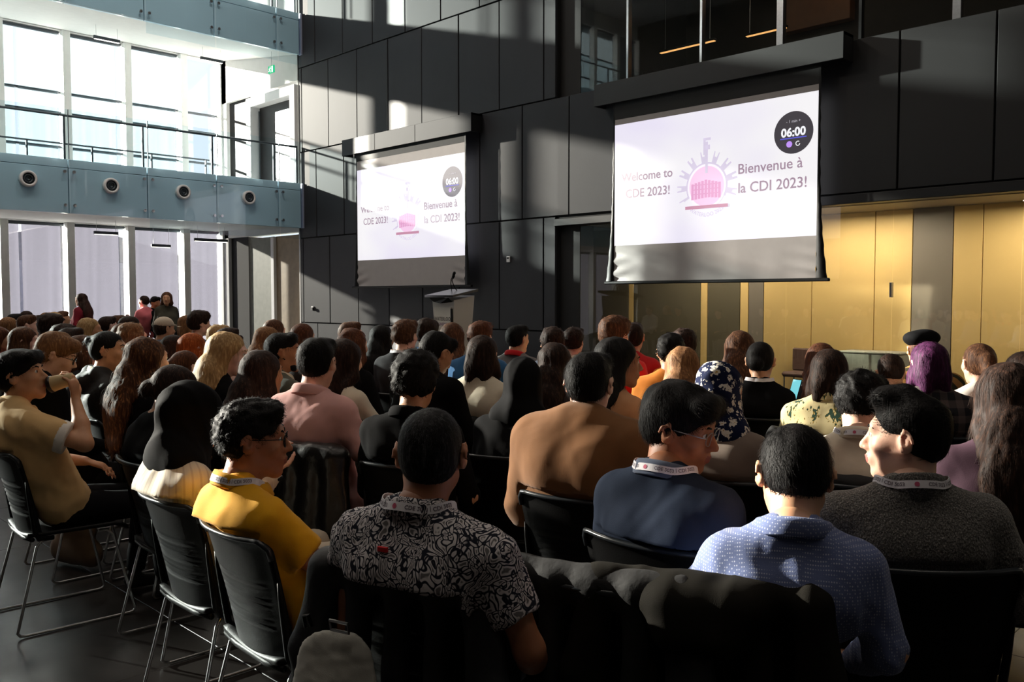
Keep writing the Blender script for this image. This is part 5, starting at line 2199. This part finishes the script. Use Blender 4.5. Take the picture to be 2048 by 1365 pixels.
H_grey = person('man in grey heather sweater with side-swept black hair, profile to the left', 1812, 780, 2.45, phi=4, hphi=-60, pitch=-2, hair='quiff', hc='black', shirt='greyknit', skin='light', collar='greyknit',
    lanyard=True, lany_text=True, width=1.14, lean=(-.04, -.16), facial=None,
    arms={'R': ((.30, -.02, -.30), (.20, .18, -.42), (-.4, .8, -.2), (0, 0, 1), .5, N_)}, trous='grey')
# ---- second row
H_scarf = person('woman in plain black headscarf and cream striped overshirt looking at a phone', 388, 765, 3.22, phi=45, hphi=62, pitch=-18, hair='hijab', hc='black', shirt='stripe', skin='light', female=True,
    collar='stripe', lanyard=True, lany_text=True, lean=(0, -.18), width=1.0, trous='cream', hood=False,
    arms={'R': ((.20, .14, -.24), (.17, .30, -.09), (-.1, .25, .95), (.5, -.8, .1), .8, N_), 'L': ((-.2, .12, -.28), (-.02, .30, -.22), (.5, .6, .5), (-.5, 0, -.8), .7, N_)})
H_dark = person('person in black top with dark hair in a low knot behind the black headscarf', 350, 726, 3.95, phi=45, hphi=75, pitch=-22, hair='lowbun', hc='dark', shirt='black', skin='tan', female=True, lean=(0, -.12), width=1.15)
H_drink = person('young man in sand shirt with white cuffs drinking from a paper cup', 42, 697, 4.2, phi=48, hphi=84, pitch=10, hair='fluffy', hc='black', shirt='sand', sleeve='short', skin='tan', collar='sand', lanyard=False, width=1.0,
    detail=2, lean=(-.02, -.20), trous='black',
    arms={'R': ((.30, .22, -.17), (.155, .225, .02), (-.05, -.05, 1), (.75, .6, .1), .75, N_), 'L': ((-.2, .10, -.28), (.02, .30, -.30), (.5, .8, -.3), (0, 0, 1), .5, N_)})
H_camel = person('person in camel wool coat with thick black bowl-cut hair, back turned', 1180, 699, 3.25, phi=30, hphi=24, pitch=-8, hair='short', hc='black', shirt='camel', skin='light', collar='camel', coat=True, width=1.08, lean=(.0, -.16))
H_blossom = person('woman in navy headscarf with white blossoms and taupe jacket', 1440, 721, 3.55, phi=30, hphi=28, pitch=-8, hair='hijab_print', shirt='taupe', skin='tan', female=True, width=1.05, hood=False)
H_oxford = person('man in cream oxford shirt with short black curls beside the palm print shirt', 1725, 741, 3.5, phi=25, hphi=48, pitch=-14, hair='curly', hc='black', shirt='creamshirt', skin='light', collar='creamshirt', lanyard=True, lany_text=True, lean=(0, -.12), width=.98)
H_plum = person('woman in plum sweater with long brown hair at the right edge of the picture', 2012, 721, 3.05, phi=15, hphi=10, pitch=-6, hair='long', hc='dark', shirt='plum', skin='light', female=True, width=1.2, hscale=1.06)
# ---- third row
H_pink = person('man in pale pink shirt with short black hair, back turned', 635, 671, 4.15, phi=24, hphi=14, pitch=-4, hair='short', hc='black', shirt='pink', skin='light', collar='pink', lean=(0, -.12), width=1.0,
    arms={'R': ((.27, .02, -.27), (.24, .22, -.40), (0, 1, -.2), (0, 0, 1), .5, N_)}, detail=2)
H_curl = person('man in black shirt with tousled black curls behind the leaf print shirt', 832, 708, 3.85, phi=20, hphi=10, pitch=-8, hair='bigcurly', hc='black', shirt='black', skin='tan', collar='black', width=1.02)
H_reader = person('man in dark jacket bending his head down to the right, short black hair', 873, 661, 4.95, phi=35, hphi=48, pitch=-30, hair='short', hc='black', shirt='black', skin='tan', lean=(0, .10), width=1.05)
H_hij2 = person('woman in black headscarf and black jacket with a white lanyard', 1047, 715, 4.25, phi=20, hphi=12, pitch=-12, hair='hijab', shirt='black', skin='tan', female=True, lanyard=True, lean=(0, .02), width=1.1)
H_beige = person('woman with long black hair in beige overshirt, profile to the right, holding a pen', 1240, 672, 4.35, phi=55, hphi=82, pitch=-3, hair='long', hc='black', shirt='beige', skin='brown', female=True, lean=(0, -.10),
    arms={'R': ((.20, .12, -.27), (.14, .32, -.34), (.1, 1, .1), (0, 0, 1), .7, N_)}, detail=2)
H_glassman = person('man with tawny brown hair and dark glasses looking down to the right', 112, 664, 4.95, phi=45, hphi=72, pitch=-22, hair='fluffy', hc='lbrown', shirt='black', skin='light', glasses='black', width=1.05)
H_moust = person('man with black topknot and moustache in black hooded jacket, profile to the right', 218, 658, 5.3, phi=50, hphi=82, pitch=2, hair='bun', hc='black', shirt='blackleather', skin='tan', facial='moustache', hood=True, collar='creamshirt', width=1.05)
H_high = person('woman with long highlighted brown hair left of the blonde woman', 297, 671, 4.7, phi=40, hphi=35, hair='longwavy', hc='high', shirt='black', skin='light', female=True)
H_blonde = person('woman with long straight blonde hair and black top, profile to the right', 458, 662, 4.9, phi=48, hphi=84, pitch=-6, hair='long', hc='blonde', shirt='black', skin='fair', female=True, detail=2)
H_darkl = person('woman with long straight dark hair left of the pink shirt', 527, 697, 4.5, phi=40, hphi=35, hair='long', hc='dark', shirt='black', skin='tan', female=True)
H_profm = person('man with black hair and short beard in grey-green jacket, profile to the right', 568, 662, 5.4, phi=50, hphi=82, hair='short', hc='black', shirt='greygreen', skin='brown', facial='beard', collar='creamshirt')
H_sleeve = person('woman with long brown hair in cream ribbed sweater right of the pink shirt', 692, 676, 5.0, phi=40, hphi=28, pitch=-6, hair='long', hc='dark', shirt='cream', skin='light', female=True,
    arms={'R': ((.24, .10, -.25), (.20, .30, -.36), (0, 1, 0), (0, 0, 1), .6, N_)})
H_white = person('woman with dark bobbed hair in bright cream sweater, back turned', 966, 668, 5.15, phi=24, hphi=18, hair='bob', hc='dark', shirt='cream', skin='light', female=True, width=1.25)
H_hoodie = person('woman with long dark hair in brown hooded jacket right of the black headscarf', 1112, 682, 5.2, phi=25, hphi=20, hair='long', hc='dark', shirt='brownhood', skin='tan', female=True, hood=True, width=1.1)
H_lbr = person('woman with long light brown hair in front of the orange shirt', 1366, 690, 5.2, phi=20, hphi=12, hair='long', hc='lbrown', shirt='charcoal', skin='light', female=True)
H_phone = person('woman with tied black hair and black jacket holding a lit phone', 1522, 680, 5.3, phi=20, hphi=28, pitch=-8, hair='lowbun', hc='black', shirt='black', skin='tan', female=True, lanyard=True)
H_palm = person('person with chin-length dark hair in pale yellow palm print shirt', 1660, 695, 4.5, phi=28, hphi=22, pitch=-4, hair='bob', hc='dark', shirt='palm', skin='light', female=True, collar='palm', width=1.1)
H_purple = person('person with purple bobbed hair in dark plaid shirt', 1857, 680, 4.6, phi=5, hphi=0, hair='bob', hc='purple', shirt='plaid', skin='light', female=True, width=1.25)
H_pony = person('woman with curled brown ponytail and white top right of the purple hair', 1957, 682, 5.0, phi=5, hphi=0, hair='ponytail', hc='brown', shirt='white', skin='light', female=True)
# ---- rows further forward, centre and right
person('woman with long curly chestnut hair in black behind the pink shirt', 708, 654, 5.9, phi=35, hphi=28, hair='longcurly', hc='auburn', shirt='black', skin='light', female=True)
person('person with wavy auburn hair just right of the tan doorway', 607, 645, 7.4, phi=35, hair='bob', hc='auburn', shirt='charcoal', skin='light', female=True)
person('person with brown hair farthest left in front of the tan doorway', 550, 637, 8.2, phi=40, hair='bob', hc='brown', shirt='rose', skin='light', female=True)
person('person with light brown hair and rust top before the tan doorway', 538, 651, 7.0, phi=40, hair='long', hc='lbrown', shirt='beige', skin='light', female=True)
person('person with short brown hair bending forward left of the long black hair', 703, 641, 7.8, phi=40, hphi=70, hair='short', hc='brown', shirt='charcoal', skin='light')
person('woman with long black hair in black near the bright strip on the wall', 766, 648, 7.4, phi=30, hair='long', hc='black', shirt='black', skin='tan', female=True)
person('man with brown curls and white lanyard over dark grey sweater', 811, 638, 6.6, phi=25, hair='curly', hc='brown', shirt='charcoal', skin='light', lanyard=True, detail=1)
person('person with loose dark curls and blue top beside the brown curls', 854, 641, 7.8, phi=25, hair='bigcurly', hc='dark', shirt='blue', skin='tan', lanyard=True)
person('woman with long dark hair fading to blonde tips right before the lectern', 907, 643, 7.0, phi=25, hair='long', hc='brown', shirt='black', skin='light', female=True)
person('man with short auburn hair and blue shirt right of the lectern', 962, 641, 6.5, phi=25, hair='curly', hc='auburn', shirt='blue', skin='light')
person('man with short black hair and red sash over grey top', 1036, 648, 7.6, phi=30, hphi=45, hair='short', hc='black', shirt='grey', skin='tan', collar='red', detail=1)
person('person with dark curls and slate top left of the cream shirt', 1105, 653, 6.5, phi=25, hphi=0, hair='curly', hc='dark', shirt='greyblue', skin='tan')
person('man with dark curls and cream top left of the red shirts', 1148, 654, 7.5, phi=25, hair='curly', hc='dark', shirt='cream', skin='light')
person('man with brown curls in red shirt, left one of the two red shirts', 1231, 636, 6.1, phi=25, hphi=45, hair='bigcurly', hc='brown', shirt='red', skin='light', collar='red')
person('man with short dark hair in red shirt, right one of the two red shirts', 1267, 643, 6.9, phi=25, hphi=15, hair='short', hc='dark', shirt='red', skin='light')
person('man with black curls in bright orange shirt', 1342, 665, 5.7, phi=20, hphi=10, hair='curly', hc='black', shirt='orange', skin='tan')
person('person with wide brown curls right beside the orange shirt', 1368, 662, 6.7, phi=20, hair='bigcurly', hc='dark', shirt='orange', skin='tan')
person('woman with very long brown hair and red top before the glass wall', 1480, 659, 5.9, phi=15, hair='long', hc='brown', shirt='red', skin='light', female=True)
person('woman with reddish dark hair half hidden behind the palm print shirt', 1643, 683, 5.8, phi=20, hair='long', hc='auburn', shirt='charcoal', skin='light', female=True)
person('person in black beret and brown striped jacket', 1842, 661, 5.9, phi=15, hphi=5, hair='beret', hc='auburn', shirt='camo', skin='tan', width=1.15, detail=1)
person('person in brown striped jacket slumped low left of the plaid shirt', 1782, 706, 5.6, phi=20, pitch=-25, hair='short', hc='dark', shirt='camo', skin='tan', width=1.2)
person('person with brown hair and tan coat low at the far right edge', 2046, 700, 4.6, phi=5, hair='long', hc='dark', shirt='beige', skin='light', female=True)
# ---- far left crowd
far = [
    ('person with light brown hair at the left edge under the first white fin', 20, 633, 10.6, 'long', 'lbrown', 'charcoal', True),
    ('person with black hair and dark top behind the leftmost heads', 31, 626, 12.6, 'short', 'black', 'black', False),
    ('person with brown hair turned right among the leftmost heads', 57, 628, 9.6, 'short', 'brown', 'charcoal', False),
    ('person with pale headband in the farthest row at left', 55, 620, 14.0, 'tight', 'dark', 'black', True),
    ('person with dark brown hair low behind the pale headband', 82, 629, 12.0, 'short', 'dark', 'charcoal', False),
    ('person with sandy hair in the farthest row at left', 95, 624, 13.4, 'short', 'lbrown', 'white', False),
    ('person with fair hair in the farthest row left of the crimson dress', 112, 623, 13.0, 'long', 'blonde', 'charcoal', True),
    ('person with brown hair in the farthest row beside the crimson dress', 126, 621, 14.5, 'short', 'brown', 'black', False),
    ('person with wide dark hair in the middle of the left crowd', 104, 631, 8.4, 'bigcurly', 'dark', 'charcoal', False),
    ('person with dark curls below the wide dark hair', 127, 647, 7.7, 'curly', 'dark', 'black', False),
    ('person with chestnut hair at the left edge facing right', 2, 652, 8.4, 'long', 'auburn', 'rose', True),
    ('person with brown bob facing right above the drinking man', 50, 652, 7.0, 'bob', 'brown', 'black', True),
    ('person with brown bobbed hair and charcoal top just left of the topknot man', 168, 668, 6.0, 'bob', 'brown', 'charcoal', True),
    ('girl with golden hair facing right in front of the crimson dress', 181, 634, 9.0, 'long', 'blonde', 'white', True),
    ('person with short dark brown hair left of the three standing people', 216, 631, 10.4, 'short', 'dark', 'greygreen', False),
    ('person with brown hair close left of the three standing people', 237, 629, 10.8, 'short', 'brown', 'olive', False),
    ('person with wide brown hair in front of the three standing people', 262, 630, 8.6, 'bob', 'dark', 'navy', True),
    ('person with brown hair low behind the golden curls', 252, 645, 8.0, 'long', 'brown', 'charcoal', True),
    ('woman with long golden brown curls beside the topknot man', 267, 644, 6.8, 'longcurly', 'lbrown', 'black', True),
    ('man in beige baseball cap and slate top', 329, 634, 9.2, 'cap', 'dark', 'greyblue', False),
    ('person with sandy hair between the cap and the grey top', 377, 629, 10.2, 'bob', 'lbrown', 'grey', True),
    ('man with thick brown hair in grey top before the last bright fin', 400, 624, 9.2, 'bigcurly', 'dark', 'greyblue', False),
    ('person with light curls and white top near the dark doorway', 438, 649, 8.2, 'curly', 'blonde', 'white', False),
    ('person with copper red hair in a rounded bob above the blonde woman', 387, 664, 6.6, 'bob', 'red', 'rose', True),
    ('person with dark brown hair left of the copper red hair', 350, 668, 7.3, 'bob', 'dark', 'charcoal', True),
    ('person with dark curls beside the dark doorway', 457, 655, 7.8, 'curly', 'dark', 'white', False),
    ('person with auburn ponytail low between copper and blonde hair', 372, 697, 5.9, 'ponytail', 'auburn', 'rose', True),
    ('person with brown hair under the first fin in the farthest row', 6, 641, 11.6, 'short', 'brown', 'charcoal', False),
    ('person with dark hair beside the dark doorway in the far row', 470, 668, 9.9, 'short', 'dark', 'charcoal', False),
    ('person with black bob right above the tawny hair', 143, 653, 7.0, 'short', 'dark', 'black', False),
]
for i, (lab, px, yt, z, hr, hcl, shr, fem) in enumerate(far):
    turn = 70 if ('facing right' in lab or 'turned right' in lab) else 45 + (i * 37 % 30) - 15
    person(lab, px, yt, z, phi=45, hphi=turn, hair=hr, hc=hcl, shirt=shr, skin=('light', 'tan', 'fair')[i % 3], female=fem, detail=0 if z > 7.5 else 1, glasses=None)
# ---- standing by the curtain wall
person('woman with long dark hair standing in a crimson top by the white fins', 161, 586, 17.0, phi=-70, hphi=-80, hair='long', hc='dark', shirt='crimson', skin='light', female=True, standing=True)
H_stand = person('woman standing leftmost of the three, holding a dark cup, pink top', 287, 590, 17.0, phi=-60, hphi=-75, hair='tight', hc='dark', shirt='rose', skin='fair', female=True, standing=True,
       arms={'L': ((-.2, .08, -.27), (-.16, .30, -.20), (0, .6, .3), (-1, 0, 0), .7, N_)})
person('person with black curls standing in the middle of the three, dark jacket', 311, 593, 17.2, phi=60, hphi=120, pitch=-6, hair='curly', hc='black', shirt='black', skin='brown', standing=True)
person('woman standing rightmost of the three, brown hair and dark olive coat', 333, 583, 16.4, phi=150, hphi=165, hair='long', hc='brown', shirt='olive', skin='tan', female=True, standing=True)

# ---- a chair under every seated person
def short_label(l):
    return l


for inf in PEOPLE:
    if not inf['chair']:
        continue
    w = inf['label']
    for art in ('young man', 'man', 'woman', 'person', 'girl'):
        if w.startswith(art):
            w = 'the ' + w
            break
    words = w.split()
    lab = 'black plastic chair under ' + ' '.join(words[:12])
    while lab.split()[-1] in ('in', 'with', 'and', 'the', 'of', 'a', 'to', 'his', 'at', 'before', 'behind', 'beside', 'right', 'left', 'from'):
        lab = ' '.join(lab.split()[:-1])
    b = inf['base']
    inf['chairobj'] = chair_at(b[0], b[1], inf['yaw'] if inf['cyaw'] is None else inf['cyaw'], lab, 'black stacking chairs of the audience')

# ================================================================== SMALL THINGS
def wpt(inf, p):
    return rotm(0, 0, inf['yaw']) @ np.array(p, float) + V3(inf['base'][0], inf['base'][1], 0)


def basis(z, x=(1, 0, 0)):
    z = np.array(z, float)
    z /= np.linalg.norm(z)
    x = np.array(x, float)
    x = x - z * (x @ z)
    x /= np.linalg.norm(x)
    y = np.cross(z, x)
    return Matrix(((x[0], y[0], z[0]), (x[1], y[1], z[1]), (x[2], y[2], z[2]))).to_quaternion()


def place(o, pos, q):
    o.location = pos
    o.rotation_mode = 'QUATERNION'
    o.rotation_quaternion = q


# paper cup at the drinking man's mouth
M_cup = m_plain('tan paper cup', (206, 178, 130), .6)
M_lid = m_plain('dark cup lid', (38, 26, 24), .3)
inf = H_drink
mouth = inf['hx']((0, .108, -.062))
ax = inf['hx']((0, .2, -.062)) - inf['hx']((0, .1, -.062))
ax /= np.linalg.norm(ax)
cdir = ax * .95 + V3(0, 0, .10)       # cup bottom points away from the mouth
cdir /= np.linalg.norm(cdir)
cup = empty('paper_cup')
R_ = rotm(0, 0, inf['yaw'])
place(cup, wpt(inf, mouth + ax * .004), basis(R_ @ cdir))
MB().lathe([(0, .0), (.036, .0), (.0405, .004), (.0405, .018), (.038, .020)], 24).build('lid', M_lid, cup, True)
MB().lathe([(.0385, .018), (.037, .03), (.031, .095), (.0285, .115), (0, .115)], 24).build('cup_wall', M_cup, cup, True)
tag(cup, 'tan paper cup with dark lid held to the mouth of the man in sand shirt', 'cup')


def phone(lab, pos, nrm, up, lit=False, parent_name='phone'):
    p = empty(parent_name)
    place(p, pos, basis(nrm, up))
    MB().box(-.073, .073, -.035, .035, -.004, .004, .003).build('case', M_black, p)
    MB().box(-.069, .069, -.032, .032, .0042, .0048).build('screen', m_emit('phone screen', (120, 210, 220), 1.0) if lit else M_steel, p)
    tag(p, lab, 'phone')
    return p


inf = H_phone
phone('lit phone held up by the woman in black jacket before the glass wall', wpt(inf, inf['nb'] + V3(.19, .26, -.06)), R_ @ V3(-.2, -1, .4), (0, 0, 1), True)
inf = H_scarf
A_ = inf['A']['R']
phone('dark phone in the raised hand of the woman in black headscarf', wpt(inf, A_[2] + V3(-.03, .03, .10)), rotm(0, 0, inf['yaw']) @ V3(-.6, -.8, .3), (0, 0, 1), False)
MBc = MB().tube([(A_[2] + V3(.028 * math.cos(a), .028 * math.sin(a), -.02)) for a in np.linspace(0, 6.283, 15)[:-1]], .008, 6, closed=True)
MBc.build('wrist_band', M_black, inf['root'], True)
inf = H_beige
A_ = inf['A']['R']
pen = empty('pen')
place(pen, wpt(inf, A_[2] + V3(.0, .09, -.03)), basis((.3, .1, 1)))
MB().tube([(0, 0, -.01), (0, 0, .002), (0, 0, .13)], [.001, .004, .004], 8).build('barrel', M_black, pen)
tag(pen, 'black pen in the hand of the woman in beige overshirt', 'pen')
# cup of the standing woman
# ---- coats on chairs
def cinfo(inf):
    return inf['base'][0], inf['base'][1], inf['yaw']


M_coatblack = m_cloth('black coat nylon', (13, 13, 14), 'leather', None, .75)
M_coatgrey = m_cloth('charcoal jacket shell', (24, 25, 28), 'leather', None, .6)
M_coatolive = m_cloth('dark olive coat', (29, 27, 23))
M_fleece = m_cloth('grey white fleece', (196, 194, 184))
x, y, yw = cinfo(H_floral)
jk = draped_coat('jacket', x, y, yw, M_coatgrey, 'charcoal jacket with pale fleece lining hung behind the leaf print shirt', .62, .235, seed=3, thick=.035, h=.009)
P_ = [cap((-.17, -.375, .62), (-.17, -.40, .36), .085, .13, .04, ((0, 1, 0), .22)), cap((-.08, -.375, .65), (-.05, -.40, .38), .07, .11, .04, ((0, 1, 0), .22))]
V_, Q_ = surf(P_, .008)
V_ = relax(V_, Q_, 2)
V_ = V_ + vnormals(V_, Q_) * (wob(V_ * V3(1.2, 1, .6), 40, 8) * .004 + wob(V_, 160, 9) * .0015)[:, None]
o = np_mesh('fleece_lining', V_, Q_, M_fleece, jk)
MB().tube([(-.20, -.405, .725), (-.20, -.412, .755), (-.185, -.412, .76), (-.18, -.405, .73)], .005, 6).build('hang_loop', M_black, jk)
MB().tube([(-.115, -.41, .735), (-.115, -.415, .76), (-.06, -.415, .76), (-.06, -.41, .735)], .004, 6, closed=True).build('clip', M_steel, jk)
x, y, yw = cinfo(H_blue)
draped_coat('coat', x, y, yw, M_coatolive, 'dark olive coat draped over the chair of the dotted blue shirt', .58, .25, hood=True, sx=-.04, seed=11, thick=.04, h=.010, h_amp=.010)
cb = px2w(1262, 595, 2.40)
yb = math.radians(45 - 25)
chair_at(cb[0], cb[1], yb, 'empty black plastic chair under the black coat beside the dotted blue shirt', 'black stacking chairs of the audience')
draped_coat('coat', cb[0], cb[1], yb, M_coatblack, 'black coat draped over the empty chair left of the dark olive coat', .62, .22, seed=21, thick=.036, h=.010, h_amp=.009)
x, y, yw = cinfo(H_pink)
draped_coat('jacket', x, y, yw, m_cloth('glossy black leather', (22, 20, 19), 'leather', None, .3), 'shiny black leather jacket hung on the chair behind the pink shirt', .42, .23, seed=31, thick=.05, h=.011, h_amp=.02)
x, y, yw = cinfo(H_sleeve)
draped_coat('jacket', x, y, yw, m_cloth('dark puffer', (40, 38, 34)), 'dark quilted jacket behind the woman in cream ribbed sweater', .42, .22, seed=41, thick=.05, h=.014, h_amp=.018)
x, y, yw = cinfo(H_oxford)
hd_ = draped_coat('hooded_sweatshirt', x, y, yw, M_coatblack, 'black sweatshirt with pale lettering on the chair behind the cream oxford shirt', .5, .235, seed=51, thick=.026, h=.011, h_amp=.004, cat='sweatshirt')
for (t_, zz, xx) in (('ERI', .735, -.07), ('GIN', .63, -.12)):
    vs, fs = text_mesh(t_, .095, .001)
    MB().add([(a[0] + xx, -.352 - (.80 - zz) * .06, zz + a[1]) for a in vs], fs).build('lettering', m_plain('worn grey print', (120, 118, 104), .7), hd_)
x, y, yw = cinfo(H_palm)
draped_coat('jacket', x, y, yw, M_coatblack, 'black jacket heaped on the chair behind the palm print shirt', .35, .24, seed=61, thick=.045, h=.014, h_amp=.02)
x, y, yw = cinfo(H_white)
draped_coat('jacket', x, y, yw, M_coatblack, 'black jacket hung low behind the bright cream sweater', .35, .22, seed=71, thick=.04, h=.014, h_amp=.012, top=.84)
# belongings on the floor below the chairs at left
bg = empty('tote_bag', (0, 0, 0), .3)
p = px2w(140, 595, 5.0)
bg.location = (p[0], p[1], 0)
V_, Q_ = surf([cap((-.12, 0, .10), (.12, 0, .10), .08, .08, .03, ((0, 1, 0), .7)), cap((-.10, 0, .24), (.10, 0, .24), .07, .07, .03, ((0, 1, 0), .5))], .014)
V_ = V_ + vnormals(V_, Q_) * (wob(V_, 25, 3) * .006)[:, None]
np_mesh('bag_body', V_, Q_, m_cloth('brown canvas', (92, 74, 60)), bg)
MB().tube([(-.06, -.02, .29), (-.05, -.02, .40), (.05, -.02, .40), (.06, -.02, .29)], .008, 6).build('handle', m_cloth('brown canvas', (92, 74, 60)), bg)
tag(bg, 'brown canvas bag standing on the floor under the leftmost chairs', 'bag')

inf = H_floral
P0 = inf['nb'] + V3(-.035, -.12, -.075)
for _ in range(8):
    d0 = feval(inf['gp'], P0[None, :])[0]
    P0 = P0 + V3(0, 1, 0) * (d0 - .006)
MB().box(P0[0] - .014, P0[0] + .014, P0[1] - .004, P0[1] + .004, P0[2] - .006, P0[2] + .006, .001).build('red_tab', SHIRTS['red'], inf['root'])

inf = H_stand
A_ = inf['A']['L']
c2 = empty('travel_cup')
c2.location = wpt(inf, A_[2] + V3(.045, .085, .0))
MB().lathe([(0, -.06), (.032, -.06), (.040, .06), (.042, .06), (.042, .075), (0, .078)], 16).build('cup_wall', M_lid, c2, True)
MB().lathe([(0, .078), (.036, .078), (.034, .09), (0, .09)], 16).build('lid', M_black, c2, True)
tag(c2, 'dark travel cup held by the woman standing by the white fins', 'cup')
